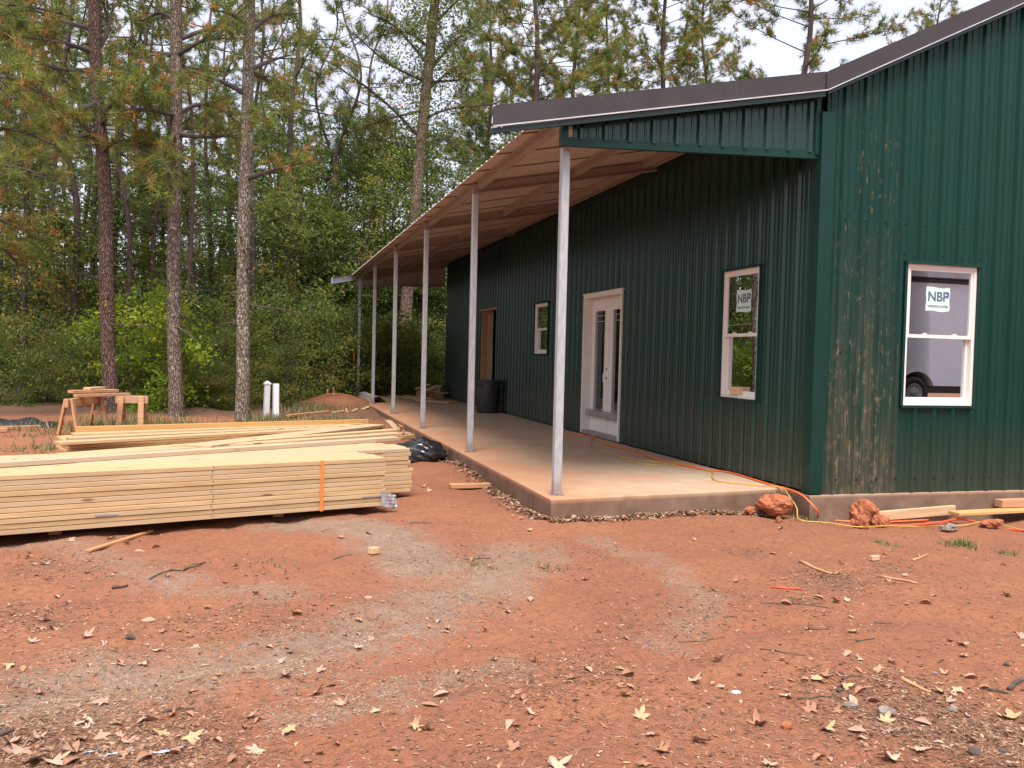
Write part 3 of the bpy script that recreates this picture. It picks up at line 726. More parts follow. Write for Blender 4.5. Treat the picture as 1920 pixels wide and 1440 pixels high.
w3 = window(lambda u, o, z: (WX - o, 8.68 - u, 1.285 + z), 0.81, 0.95)
w1['label'] = 'white window with a pale green sticker in the muddy gable wall'
w2['label'] = 'white window with a sticker under the porch, nearest the corner'
w3['label'] = 'short white window on the far side of the french doors'

# --- french doors, deep in a white frame
Y0, Y1, ZD = 4.42, 6.0, 2.25
mb = MB()
mb.box((WX - 0.030, Y0, 0.01), (WX + 0.16, Y0 + 0.045, ZD)); mb.box((WX - 0.030, Y1 - 0.045, 0.01), (WX + 0.16, Y1, ZD)); mb.box((WX - 0.0295, Y0 + 0.045, ZD - 0.06), (WX + 0.16, Y1 - 0.045, ZD))
mb.box((WX - 0.034, Y0 - 0.02, ZD), (WX + 0.0, Y1 + 0.02, ZD + 0.014))
door = bpart(mb, 'french_door', M['door']); door['label'] = 'white glazed double door in a deep white frame'
MB().box((WX - 0.026, Y0 + 0.05, 0.004), (WX + 0.15, Y1 - 0.05, 0.055)).build('threshold', M['beam'], door)
DX = WX + 0.115; mid = (Y0 + Y1) / 2
for a, b in ((Y0 + 0.048, mid - 0.002), (mid + 0.002, Y1 - 0.048)):
    z0, z1 = 0.058, ZD - 0.063; sw = 0.155
    m = MB(); m.box((DX, a, z0), (DX + 0.044, a + sw, z1)); m.box((DX, b - sw, z0), (DX + 0.044, b, z1)); m.box((DX, a + sw, z0), (DX + 0.044, b - sw, z0 + 0.27)); m.box((DX, a + sw, z1 - 0.20), (DX + 0.044, b - sw, z1))
    m.build('door_leaf', M['door'], door)
    y0, y1, g0, g1 = a + sw, b - sw, z0 + 0.27, z1 - 0.20; r = 0.022
    m = MB(); m.box((DX - 0.012, y0 - r, g0 - r), (DX - 0.0005, y0 + 0.006, g1 + r)); m.box((DX - 0.012, y1 - 0.006, g0 - r), (DX - 0.0005, y1 + r, g1 + r)); m.box((DX - 0.012, y0 + 0.006, g0 - r), (DX - 0.0005, y1 - 0.006, g0 + 0.006)); m.box((DX - 0.012, y0 + 0.006, g1 - 0.006), (DX - 0.0005, y1 - 0.006, g1 + r))
    m.build('glazing_frame', M['door'], door)
    MB().box((DX + 0.018, y0, g0), (DX + 0.024, y1, g1)).build('pane', M['glass'], door)
    m = MB()
    for yy in (y0 + 0.055, y1 - 0.055): m.box((DX + 0.010, yy - 0.004, g0 + 0.01), (DX + 0.017, yy + 0.004, g1 - 0.01))
    for zz in (g0 + 0.08, g1 - 0.17, g1 - 0.08): m.box((DX + 0.0095, y0 + 0.005, zz - 0.004), (DX + 0.0165, y1 - 0.005, zz + 0.004))
    m.build('leaded_bars', M['lip'], door)
    MB().box((DX + 0.012, y0 + 0.02, 0.86), (DX + 0.0155, y0 + 0.10, 1.0)).build('door_sticker', M['sticker'], door)
m = MB()
for z in (0.92, 1.06): m.tube([(DX - 0.002, mid + 0.075, z), (DX + 0.002, mid + 0.075, z)], 0.022, 14)
m.build('lock_hole', M['black'], door)
m = MB(); m.box((DX - 0.010, mid - 0.016, 0.06), (DX - 0.0006, mid + 0.016, ZD - 0.07)); m.build('astragal', M['door'], door)

# --- unfinished doorway: timber lining and studs
Y0, Y1, ZD = 11.57, 13.0, 2.285
mb = MB(); mb.box((WX - 0.028, Y0 - 0.03, ZD - 0.003), (WX + 0.14, Y1 + 0.03, ZD + 0.034)); dw = bpart(mb, 'doorway', M['oldwood']); dw['label'] = 'open unfinished doorway with bare timber jambs'
for y, mt in ((Y1 - 0.04, 'oldwood'), (Y0, 'oldwood')): MB().box((WX + 0.002, y, 0.01), (WX + 0.14, y + 0.038, ZD - 0.004)).build('jamb', M[mt], dw)
for x, y in ((2.645, 12.962), (6.4, 16.0)): MB().box((x, y, 0.0), (x + 0.14, y + 0.038, 3.2)).build('stud', M['offcut'], dw)
# rubbish and a white sheet leaning inside the french doors
mb = MB(); mb.bar((3.05, 4.9, 0.0), (3.30, 5.0, 0.85), 0.25, 0.015, (1, 0, 0)); o = mb.build('leaning_sheet', M['white']); tag(o, 'white sheet leaning inside behind the glazed doors', 'sheet')

# ================================================================== TREES
def norm(a): return a / (np.linalg.norm(a, axis=-1, keepdims=True) + 1e-9)
class Foliage:
    def __init__(s): s.V = []; s.T = []; s.A = []; s.n = 0
    def push(s, V, tint, k):
        m = len(V) // k; s.V.append(V)
        base = s.n + np.arange(m) * k
        s.T.append(np.stack([base, base + 1, base + 2], -1) if k == 3 else np.concatenate([np.stack([base, base + 1, base + 2], -1), np.stack([base, base + 2, base + 3], -1)]))
        s.A.append(np.repeat(tint, k)); s.n += len(V)
    def tufts(s, c, d, tint, rng, n=14, length=0.2, width=0.010, spread=0.75):
        c = np.repeat(c, n, 0); d = np.repeat(d, n, 0); K = len(c)
        nd = norm(d + spread * rng.normal(size=(K, 3)) + np.array([0, 0, 0.18]))
        L = length * rng.uniform(0.7, 1.15, (K, 1)); w = norm(np.cross(nd, rng.normal(size=(K, 3)))) * width
        c = c - d * rng.uniform(0, 0.12, (K, 1))
        tip = c + nd * L; tip[:, 2] -= 0.10 * L[:, 0]
        V = np.stack([c - w * 0.5, c + w * 0.5, tip + w * 0.12], 1).reshape(-1, 3)
        tt = np.clip(np.repeat(tint, n) + rng.normal(0, 0.05, K), 0, 1); s.push(V, tt, 3)
    def leaves(s, c, tint, rng, size=0.09, up=0.55):
        K = len(c); nrm = norm(rng.normal(size=(K, 3)) + np.array([0, 0, up])); a = norm(np.cross(nrm, rng.normal(size=(K, 3)))); b = np.cross(nrm, a)
        L = size * rng.uniform(0.6, 1.25, (K, 1)); W = L * rng.uniform(0.42, 0.62, (K, 1))
        V = np.stack([c - a * L * 0.5, c + b * W * 0.5 + nrm * L * 0.06, c + a * L * 0.5 - nrm * L * 0.10, c - b * W * 0.5 + nrm * L * 0.06], 1).reshape(-1, 3)
        s.push(V, np.clip(tint, 0, 1), 4)
    def mesh(s, name, mat): return mesh_np(name, np.concatenate(s.V), np.concatenate(s.T), mat, {'tint': np.concatenate(s.A)})
def join_tubes(lst):
    mb = MB()
    for p, r, n in lst: mb.tube(p, r, n)
    return mb
def trunk_mesh(pts, rad, mat, n=14, rough=0.04, seed=0, name='trunk'):
    P = smooth_path(pts, max(24, int(len(pts) * 14))); rr = np.interp(np.linspace(0, 1, len(P)), np.linspace(0, 1, len(rad)), rad)
    V, F = tube(P, rr, n); k = np.arange(len(V)); ang = (k % n) / n * 9; hh = (k // n) * 0.55
    C = np.repeat(P, n, 0); V = C + (V - C) * (1 + rough * 2.2 * fbm(ang, hh, seed, 3))[:, None]
    mb = MB(); mb.add(V, F); return mb.mesh(name, mat, True)
def limb_foliage(pts, fol, tubes, rng, r0=0.035, tint=(0.45, 0.16), dense=1.0, start=0.35, sub=(0.35, 1.0), n=14, length=0.20, width=0.010, brown=0.10):
    """one limb: its tube, side twigs with needle tufts"""
    P = smooth_path(pts, 14); m = len(P); L = np.sum(np.linalg.norm(np.diff(P, axis=0), axis=1))
    tubes.append((P, np.linspace(r0, r0 * 0.22, m), 6))
    T = norm(np.gradient(P, axis=0)); ns = max(3, int(L * 4.6 * dense))
    for k in range(ns):
        t = start + (1 - start) * (k + rng.uniform(0, 1)) / ns; i = min(int(t * (m - 1)), m - 1)
        d = norm(T[i] * 0.75 + rng.normal(size=3) * 0.62 + np.array([0, 0, 0.22])); l = rng.uniform(*sub) * (1.15 - 0.55 * t)
        q = np.array([P[i], P[i] + d * l * 0.5 + np.array([0, 0, -0.02]), P[i] + d * l + np.array([0, 0, 0.06 * l])])
        tubes.append((q, np.array([0.011, 0.008, 0.004]), 4))
        nt = max(3, int(l * 13)); s_ = rng.uniform(0.25, 1.0, nt); s_[0] = 1.0
        c = q[0] + (q[2] - q[0]) * s_[:, None] + rng.normal(0, 0.05, (nt, 3)); dd = norm(np.repeat(d[None], nt, 0) + rng.normal(0, 0.45, (nt, 3)))
        tb = rng.normal(tint[0], tint[1]); tt = np.clip(rng.normal(tb, 0.10, nt), 0, 0.84); br = rng.uniform(size=nt) < brown; tt[br] = rng.uniform(0.86, 1.0, br.sum())
        fol.tufts(c, dd, tt, rng, n, length, width)
def pine_variant(seed, H=17.0, base=6.0, R=2.6, r0=0.16, nl=44, mat='needle', bark='barkfar', dense=0.9, n=12, length=0.25, width=0.020, tint=(0.40, 0.17), brown=0.12, bare=5, lean=0.25, lichen=False):
    rng = np.random.default_rng(seed)
    pts = [np.array([lean * rng.normal() * (z / H) , lean * rng.normal() * (z / H), z]) for z in np.linspace(-0.3, H, 7)]
    P = smooth_path(pts, 60); fol = Foliage(); tb = []
    def on(z): return np.array([np.interp(z, P[:, 2], P[:, 0]), np.interp(z, P[:, 2], P[:, 1]), z])
    for k in range(nl):
        t = (k + rng.uniform()) / nl; z = base + (H - base) * t; a = k * 2.4 + rng.uniform(-0.6, 0.6)
        L = R * (0.55 + 0.6 * math.sin(math.pi * min(1, t * 0.9 + 0.18))) * (1 - 0.72 * t ** 2) * rng.uniform(0.7, 1.15)
        up = -0.12 + 0.75 * t + rng.normal(0, 0.14); d = np.array([math.cos(a), math.sin(a), 0]); o = on(z)
        q = [o, o + d * L * 0.4 + np.array([0, 0, up * L * 0.30]), o + d * L * 0.75 + np.array([0, 0, up * L * 0.62 + 0.05]), o + d * L + np.array([rng.normal(0, .1), rng.normal(0, .1), up * L * 0.95 + 0.22])]
        limb_foliage(q, fol, tb, rng, 0.030 * (1 - 0.5 * t), tint, dense, 0.30, (0.3, 0.85), n, length, width, brown)
    for k in range(bare):
        z = rng.uniform(base * 0.35, base); a = rng.uniform(0, 6.28); L = rng.uniform(0.5, 1.8); o = on(z); d = np.array([math.cos(a), math.sin(a), rng.uniform(-0.2, 0.35)])
        tb.append((np.array([o, o + d * L * 0.5, o + d * L + np.array([0, 0, -0.15])]), np.array([0.016, 0.011, 0.004]), 4))
    ctop = on(H * 0.995); fol.tufts(np.repeat(ctop[None], 6, 0), norm(rng.normal(size=(6, 3)) * 0.3 + np.array([0, 0, 1])), rng.uniform(0.2, 0.6, 6), rng, n, length, width)
    tm = trunk_mesh(pts, [r0 * 1.15, r0 * 0.95, r0 * 0.8, r0 * 0.6, r0 * 0.35, 0.02], M[bark], 10, 0.04, seed)
    return tm, join_tubes(tb).mesh('branches', M['branch']), fol.mesh('crown', M[mat])
ORD = ['first', 'second', 'third', 'fourth', 'fifth', 'sixth', 'seventh', 'eighth', 'ninth', 'tenth', 'eleventh', 'twelfth', 'thirteenth', 'fourteenth', 'fifteenth', 'sixteenth', 'seventeenth', 'eighteenth', 'nineteenth', 'twentieth', 'twenty-first', 'twenty-second', 'twenty-third', 'twenty-fourth', 'twenty-fifth', 'twenty-sixth', 'twenty-seventh', 'twenty-eighth', 'twenty-ninth', 'thirtieth', 'thirty-first', 'thirty-second', 'thirty-third']
def ranks(pxs, what):
    out = {}; vis = sorted(p for p in pxs if p >= 0); hid = sorted((p for p in pxs if p < 0), reverse=True)
    for i, p in enumerate(vis): out[p] = f'{what}, {ORD[i]} from the left'
    for i, p in enumerate(hid): out[p] = f'{what}, {ORD[i]} beyond the left edge'
    return out
def plant_tree(name, meshes, loc, rz, sc, label, group=None, cat='tree', szz=None):
    r = empty(name, loc, rz); r.scale = (sc, sc, sc * (szz or 1.0))
    for nm, me in zip(('trunk', 'branches', 'crown'), meshes):
        if me is not None: 
            po = link(bpy.data.objects.new(nm, me), r)
            if nm != 'trunk': po['kind'] = 'stuff'
    return tag(r, label, cat, group)
def broad_variant(seed, H=6.0, R=1.7, nleaf=9000, base=0.15, mat='leaf', size=0.10, tint=(0.42, 0.17), clumps=70, stems=3, shape=0.8, spread=0.42):
    rng = np.random.default_rng(seed); fol = Foliage(); tb = []; cs = []
    for s in range(stems):
        a = rng.uniform(0, 6.28); off = 0.12 * stems * np.array([math.cos(a), math.sin(a), 0]) * (stems > 1)
        top = off + np.array([rng.normal(0, 0.25 * R), rng.normal(0, 0.25 * R), H * rng.uniform(0.75, 0.98)])
        P = smooth_path([off + np.array([0, 0, -0.2]), off * 1.5 + (top - off) * 0.4 + rng.normal(0, 0.08 * R, 3) * np.array([1, 1, 0]), top], 16)
        tb.append((P, np.linspace(0.018 * H ** 0.75 / stems ** 0.4 + 0.012, 0.008, len(P)), 7)); cs.append(P)
    per = nleaf // clumps; tr = tb[:]; br = []
    for k in range(clumps):
        P = cs[k % stems]; t = rng.uniform(base, 1.0) ; i = int(t * (len(P) - 1)); a = rng.uniform(0, 6.28)
        rad = R * (math.sin(math.pi * min(1.0, (t - base) / (1 - base) * 0.8 + 0.17)) ** shape) * rng.uniform(0.25, 1.05)
        c = P[i] + np.array([math.cos(a) * rad, math.sin(a) * rad, rng.normal(0.15, 0.25) * rad])
        br.append((np.array([P[i], (P[i] + c) / 2 + np.array([0, 0, 0.06 * rad]), c]), np.array([0.018, 0.011, 0.004]), 4))
        g = rng.normal(size=(per, 3)); g *= (spread * rng.uniform(0.6, 1.25)) * np.array([1, 1, 0.62]); f = rng.uniform(0, 1, per) ** 0.5
        cc = c + g * f[:, None] - np.array([math.cos(a), math.sin(a), 0]) * (rng.uniform(0, 0.4, per) * rad)[:, None] * 0.6
        cc[:, 2] = np.maximum(cc[:, 2], 0.03)
        fol.leaves(cc, rng.normal(rng.normal(tint[0], tint[1]), 0.10, per), rng, size)
    return join_tubes(tr).mesh('trunk', M['barkfar'], True), join_tubes(br).mesh('branches', M['branch']), fol.mesh('crown', M[mat])

# ---- the near pines, limb by limb
def near_pine(label, pix, depth, width, bark, limbs, top=16.5, seed=0, extra=12, loc_base=None, zmin=8.6):
    rng = np.random.default_rng(seed)
    P0 = [at(px, py, depth) for px, py in pix]
    b = P0[0].copy(); b[2] = float(gz(b[0], b[1])) - 0.05; P0[0] = b
    d = norm(P0[-1] - P0[-2]); zl = P0[-1][2]
    P0 += [P0[-1] + d * (top - zl) * 0.5, P0[-1] + d * (top - zl)]
    root = empty('pine_tree', tuple(b)); tag(root, label, 'tree')
    loc = [p - b for p in P0]; P = smooth_path(loc, 70); fol = Foliage(); tb = []
    n = len(loc); rr = [width * 1.12, width] + [width * (1 - 0.30 * k / (n - 3)) for k in range(1, n - 3)] + [width * 0.42, 0.03]
    def tpt(py_pt):   # nearest trunk point
        return P[np.argmin(np.abs(P[:, 2] - py_pt[2]))]
    for L in limbs:
        pts = [at(px, py, depth + dd) - b for px, py, dd in L]; pts[0] = tpt(pts[0])
        limb_foliage(pts, fol, tb, rng, 0.052, (0.52, 0.15), 1.45, 0.30, (0.35, 1.0), 16, 0.21, 0.0120, 0.14)
    for k in range(extra):
        z = rng.uniform(zmin, top - 0.6); a = k * 2.4 + rng.uniform(-.5, .5); t = (z - zmin) / (top - zmin); Ln = 2.9 * (1 - 0.6 * t * t) * rng.uniform(0.7, 1.1); o = P[np.argmin(np.abs(P[:, 2] - z))]
        dv = np.array([math.cos(a), math.sin(a), 0]); up = 0.05 + 0.5 * t
        limb_foliage([o, o + dv * Ln * 0.5 + np.array([0, 0, up * Ln * 0.4]), o + dv * Ln + np.array([0, 0, up * Ln * 0.9])], fol, tb, rng, 0.042, (0.5, 0.15), 1.3, 0.3, (0.35, 0.95), 14, 0.22, 0.014, 0.13)
    for k in range(9):
        z = rng.uniform(1.2, 6.6); a = rng.uniform(0, 6.28); o = P[np.argmin(np.abs(P[:, 2] - z))]; Ln = rng.uniform(0.2, 0.5) if k < 6 else rng.uniform(0.7, 1.4); dv = np.array([math.cos(a), math.sin(a), rng.uniform(-.3, .3)])
        tb.append((np.array([o, o + dv * Ln * 0.6, o + dv * Ln + np.array([0, 0, -0.06])]), np.array([0.022, 0.014, 0.006]), 5))
    tr = link(bpy.data.objects.new('trunk', trunk_mesh(loc, rr, M[bark], 24, 0.05, seed)), root)
    link(bpy.data.objects.new('branches', join_tubes(tb).mesh('branches', M['branch'])), root)['kind'] = 'stuff'
    link(bpy.data.objects.new('crown', fol.mesh('crown', M['needle'])), root)['kind'] = 'stuff'
    return root
near_pine('reddish pine with a curving forked limb, leftmost of three bare trunks behind the lumber', [(208, 790), (206, 700), (200, 560), (198, 400), (192, 285), (182, 180), (178, 60), (176, -40)], 17.0, 0.142, 'bark1',
          [[(195, 287, 0), (165, 243, -.4), (110, 195, -.8), (50, 160, -1.2)], [(197, 285, 0), (212, 268, -.3), (243, 264, -.6), (275, 290, -.9)], [(180, 95, 0), (130, 83, -.3), (80, 68, -.5), (-10, 74, -.8)],
           [(190, 100, 0), (203, 55, .2), (196, 15, .3), (178, -30, .4)], [(184, 170, 0), (215, 150, -.9), (262, 160, -1.6)], [(188, 215, 0), (240, 175, -.6), (300, 190, -1.2)], [(186, 250, 0), (120, 262, .6), (50, 268, 1.2), (0, 285, 1.6)],
           [(180, 130, 0), (120, 130, .8), (60, 120, 1.2), (10, 140, 1.6)], [(180, 60, 0), (120, 40, .5), (60, 20, .9), (0, 30, 1.2)], [(184, 190, 0), (130, 215, -1.0), (70, 235, -1.8)], [(190, 230, 0), (215, 215, -.5), (250, 228, -1.0)]], seed=101)
near_pine('tall straight grey pine with lichen, middle of three bare trunks behind the lumber', [(331, 792), (329, 700), (326, 560), (327, 400), (330, 250), (330, 120), (330, 20), (331, -40)], 16.7, 0.136, 'bark2',
          [[(332, 213, 0), (370, 197, .2), (415, 206, .5), (455, 238, .8)], [(325, 102, 0), (285, 103, -.3), (240, 130, -.8)], [(335, 250, 0), (390, 257, -.3), (448, 253, -.4)], [(325, 158, 0), (300, 160, .4), (255, 195, .8)],
           [(326, 245, 0), (305, 285, -.7), (325, 335, -1.2)], [(335, 75, 0), (390, 55, .4), (460, 42, .9), (545, 28, 1.4)], [(335, 100, 0), (385, 75, -.5), (440, 72, -1.0)], [(326, 215, 0), (270, 205, -.9), (225, 205, -1.5)], [(328, 285, 0), (300, 300, -.4), (282, 330, -.8)],
           [(335, 40, 0), (300, 25, .4), (265, 40, .8)]], seed=102)
near_pine('pale lichen covered pine, rightmost of three bare trunks behind the lumber', [(454, 797), (456, 700), (456, 560), (458, 400), (462, 270), (465, 150), (468, 40), (470, -40)], 16.2, 0.126, 'bark3',
          [[(460, 172, 0), (405, 148, -.3), (352, 132, -.7)], [(470, 132, 0), (505, 115, .2), (545, 103, .5)], [(468, 337, 0), (500, 323, -.3), (565, 305, -.7)], [(470, 130, 0), (500, 150, .5), (530, 185, .9)], [(462, 215, 0), (490, 205, -.6), (500, 235, -1.0)],
           [(468, 60, 0), (510, 30, .2), (560, 25, .4)], [(466, 50, 0), (430, 25, -.5), (400, 20, -.9)], [(458, 258, 0), (425, 255, .5), (395, 252, .9)]], seed=103)
near_pine('pine at the left edge of the picture with drooping yellow green boughs', [(-150, 800), (-150, 600), (-148, 400), (-146, 200), (-145, 20), (-145, -60)], 14.5, 0.15, 'bark1',
          [[(-146, 330, 0), (-60, 250, 0), (30, 245, .2), (110, 275, .3)], [(-147, 380, 0), (-70, 320, -.4), (10, 310, -.5), (90, 330, -.6)], [(-147, 420, 0), (-60, 400, .2), (20, 420, .3), (70, 450, .4)], [(-146, 150, 0), (-60, 90, .3), (30, 70, .5), (120, 80, .6)],
           [(-146, 220, 0), (-60, 150, -.5), (40, 150, -.9), (100, 190, -1.0)], [(-147, 460, 0), (-70, 450, .5), (0, 465, .8), (40, 500, .9)], [(-146, 60, 0), (-60, 10, .3), (40, 10, .5), (130, 30, .6)]], seed=104)

# ---- background pines
PV = [pine_variant(200 + k, H=[17.5, 19, 16, 18][k], base=[6.0, 7.0, 5.0, 4.2][k], R=[2.5, 2.2, 2.8, 2.6][k], r0=[0.15, 0.15, 0.16, 0.15][k], nl=[40, 40, 46, 52][k]) for k in range(4)]
SPARSE = [pine_variant(220 + k, H=17, base=6.5, R=2.2, r0=0.13, nl=22, dense=0.65, brown=0.16, bare=10) for k in range(2)]
WIDE = [pine_variant(230 + k, H=[21, 22, 20][k], base=[3.5, 4.0, 6.5][k], R=[3.4, 3.2, 3.6][k], r0=0.17, nl=[105, 100, 52][k], dense=[1.35, 1.25, 1.15][k], brown=0.14, tint=(0.5, 0.17), lean=0.2) for k in range(3)]
POLE = [pine_variant(260 + k, H=15, base=6.0, R=1.5, r0=[0.062, 0.075, 0.095][k], nl=[16, 18, 22][k], dense=0.7, brown=0.1, bare=16, lean=0.35) for k in range(3)]
bgp = [(10, 24, 6), (30, 27, 7), (47, 22.5, 7), (63, 28, 6), (99, 24, 6), (140, 21.5, 8), (153, 25, 7), (222, 23, 6), (240, 21.5, 7), (259, 27, 6), (286, 22.5, 7), (305, 26, 6), (353, 22, 6), (384, 26, 6), (408, 30, 7), (472, 23, 7), (500, 29, 6), (536, 25.5, 8),
       (600, 30, 7), (643, 27, 7), (692, 30, 6), (80, 33, 0), (180, 36, 2), (270, 38, 3), (430, 38, 0), (570, 40, 2), (-40, 30, 2), (-90, 24, 1), (-160, 36, 3), (330, 44, 1), (20, 42, 3), (125, 45, 2), (520, 46, 1)]
nth = 0; RK = ranks([b_[0] for b_ in bgp], 'slim dark pine deep in the woods')
for px, d, v in bgp:
    p = at(px, 700, d); me = (PV + SPARSE + POLE)[v]; nth += 1
    plant_tree('pine_tree', me, (p[0], p[1], float(gz(p[0], p[1]))), nth * 1.7, random.uniform(0.9, 1.1), RK[px], 'pines deep in the woods')
for px, d, v, s, lab in ((990, 32, 0, 0.95, 'tall dense pine rising just behind the porch roof edge'), (1235, 36, 1, 0.98, 'pine crown showing above the middle of the porch roof'), (1130, 42, 1, 0.95, 'far pine crown right of the dense pine behind the porch'),
                         (1495, 31, 2, 1.0, 'sparse open pine crown above the bend in the roof line'), (905, 39, 1, 0.9, 'airy pine crown left of the dense pine behind the porch'), (1065, 37, 0, 0.92, 'full pine crown just right of the dense pine behind the porch'), (1315, 41, 0, 0.95, 'full pine crown left of the sparse open one'), (1735, 40, 2, 0.95, 'rounded pine top peeking over the steep gable roof'), (1395, 40, 2, 0.72, 'small thin pine leaning above the porch roof')):
    p = at(px, 600, d); plant_tree('pine_tree', WIDE[v], (p[0], p[1], -0.1), px * 0.37, s, lab)
YP = [pine_variant(240 + k, H=9.2, base=2.2, R=1.25, r0=0.075, nl=44, mat='needle_dark', dense=0.85, n=12, length=0.22, width=0.013, brown=0.02, bare=2, tint=(0.45, 0.2), lean=0.06) for k in range(2)]
for px, d, v, s, lab in ((640, 31, 0, 1.08, 'young dark green pine with a pointed top left of the vine covered pine'), (884, 33, 1, 1.08, 'young dark pine with a pointed top by the porch roof edge')):
    p = at(px, 700, d); plant_tree('young_pine', YP[v], (p[0], p[1], -0.1), 0.5, s, lab)
# ---- the vine covered pine beyond the end of the porch
rngv = np.random.default_rng(301)
d0 = 26.5; vp = [at(px, py, d0) for px, py in ((752, 752), (758, 640), (766, 520), (778, 400), (790, 260), (803, 130), (814, 20), (822, -60))]
b = vp[0].copy(); b[2] = -0.1; loc = [p - b for p in vp]; loc.append(loc[-1] + (loc[-1] - loc[-2]) * 1.6)
root = empty('pine_tree', tuple(b)); tag(root, 'vine covered pine with pinkish bark standing beyond the far porch posts', 'tree')
link(bpy.data.objects.new('trunk', trunk_mesh(loc, [0.21, 0.195, 0.185, 0.175, 0.165, 0.15, 0.12, 0.05], M['bark4'], 20, 0.05, 5)), root)
fol = Foliage(); tb = []; vin = Foliage(); PT = smooth_path(loc, 60)
for L in [[(790, 255), (720, 190), (640, 130), (600, 110)], [(785, 300), (700, 170 + 130), (620, 160)], [(790, 230), (840, 205), (920, 195), (985, 175)], [(800, 130), (860, 70), (930, 30)], [(803, 120), (740, 50), (680, 20)], [(798, 180), (850, 130), (905, 110)],
          [(795, 210), (720, 225), (650, 250)], [(780, 280), (830, 260), (870, 300), (890, 320)], [(805, 90), (760, 60), (700, 70)], [(810, 40), (860, 0), (900, -30)], [(800, 150), (730, 120), (660, 60)], [(778, 275), (720, 265), (665, 258)], [(798, 160), (870, 150), (930, 150)]]:
    pts = [at(px, py, d0 + rngv.normal(0, 0.15) + j * rngv.normal(0, 0.5)) - b for j, (px, py) in enumerate(L)]; pts[0] = PT[np.argmin(np.abs(PT[:, 2] - pts[0][2]))]
    limb_foliage(pts, fol, tb, rngv, 0.05, (0.45, 0.15), 1.1, 0.3, (0.35, 1.0), 13, 0.24, 0.013, 0.13)
for k in range(230):
    t = rngv.uniform(0.30, 0.99); c = PT[int(t * 60)] + rngv.normal(0, 1, 3) * np.array([0.45, 0.45, 0.2]) * (1.35 if t < 0.7 else 1.1)
    g = rngv.normal(size=(75, 3)) * np.array([0.30, 0.30, 0.34]) * rngv.uniform(0.6, 1.3)
    vin.leaves(c + g, rngv.normal(rngv.normal(0.5, 0.16), 0.1, 75), rngv, 0.10)
link(bpy.data.objects.new('branches', join_tubes(tb).mesh('branches', M['branch'])), root)['kind'] = 'stuff'; link(bpy.data.objects.new('crown', fol.mesh('crown', M['needle'])), root)['kind'] = 'stuff'; link(bpy.data.objects.new('vine', vin.mesh('vine', M['leaf'])), root)['kind'] = 'stuff'

# ---- broadleaf trees and bushes at the edge of the clearing
BV = [broad_variant(401, 6.5, 1.8, 9500, 0.12), broad_variant(402, 7.5, 2.0, 11000, 0.10, size=0.11), broad_variant(403, 5.0, 1.7, 8500, 0.06, size=0.09), broad_variant(404, 9.5, 2.1, 12500, 0.12, clumps=95, stems=2),
      broad_variant(405, 3.2, 1.3, 7000, 0.03, clumps=60, stems=5, size=0.095, tint=(0.58, 0.20))]
GV = broad_variant(411, 5.0, 1.6, 8000, 0.25, 'leaf_gold', 0.10, (0.5, 0.22), 60, 2)
YV = broad_variant(412, 3.0, 1.15, 7500, 0.08, 'leaf_yellow', 0.10, (0.45, 0.2), 55, 4, spread=0.34)
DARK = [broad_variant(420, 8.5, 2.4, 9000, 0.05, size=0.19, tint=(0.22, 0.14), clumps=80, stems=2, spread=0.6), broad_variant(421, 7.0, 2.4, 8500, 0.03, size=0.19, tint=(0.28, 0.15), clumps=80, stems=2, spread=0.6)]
def put(name, me, px, d, s, label, group=None, cat='tree', zz=None, rz=None):
    p = at(px, 700, d); plant_tree(name, me, (p[0], p[1], float(gz(p[0], p[1]))), rz if rz is not None else px * 0.113 + d, s, label, group, cat, zz)
EDGE = ((-60, 25, 1, 0.8), (20, 25, 2, 0.85), (75, 28, 0, 0.75), (185, 27, 2, 0.8), (250, 29, 0, 0.72), (385, 27, 2, 0.9), (430, 29, 1, 0.8), (500, 26.5, 0, 0.95), (545, 28, 3, 1.12), (585, 26, 1, 0.98), (630, 27, 0, 1.0), (665, 29, 3, 1.15),
                    (705, 27.5, 1, 0.85), (735, 30, 3, 1.18), (800, 29, 1, 0.9), (832, 28, 0, 0.95), (870, 31, 3, 1.05), (602, 31, 3, 1.2), (698, 33, 3, 1.3), (822, 33, 3, 1.25), (520, 32, 3, 1.15), (410, 31, 3, 1.0), (340, 31, 1, 0.72), (120, 31, 1, 0.7), (-140, 22, 0, 1.1), (-220, 20, 1, 1.0))
RK = ranks([e[0] for e in EDGE], 'leafy green understorey tree at the edge of the woods')
for px, d, v, s in EDGE:
    put('broadleaf_tree', BV[v], px, d, s, RK[px], 'understorey trees along the clearing')
for px, d, s, lab in ((930, 31, 1.22, 'leafy tree top just left of the dense pine behind the porch'), (1025, 33, 1.32, 'leafy tree top hiding the foot of the dense pine behind the porch'), (1075, 36, 1.3, 'leafy tree top low over the porch roof edge')):
    put('broadleaf_tree', BV[3], px, d, s, lab)
SV = [broad_variant(430 + k, [7.5, 8.5, 6.5][k], [1.3, 1.5, 1.2][k], 4200, 0.28, size=0.11, tint=(0.62, 0.18), clumps=46, stems=1, spread=0.40) for k in range(3)]
SAP = ((38, 23, 0, 1.0), (88, 25, 1, 1.0), (168, 22.5, 2, 1.1), (218, 26, 1, 1.05), (268, 23.5, 0, 1.0), (318, 25, 2, 1.15), (372, 23, 1, 0.95), (420, 25.5, 0, 1.1), (490, 23, 2, 1.0), (560, 24.5, 0, 1.05), (655, 26, 1, 1.0))
RK = ranks([e[0] for e in SAP], 'slender airy yellow green sapling')
for px, d, v, s in SAP: put('sapling', SV[v], px, d, s, RK[px], 'airy saplings among the pines')
put('broadleaf_tree', GV, 130, 22, 1.05, 'understorey tree with yellowing leaves left of the three bare pine trunks')
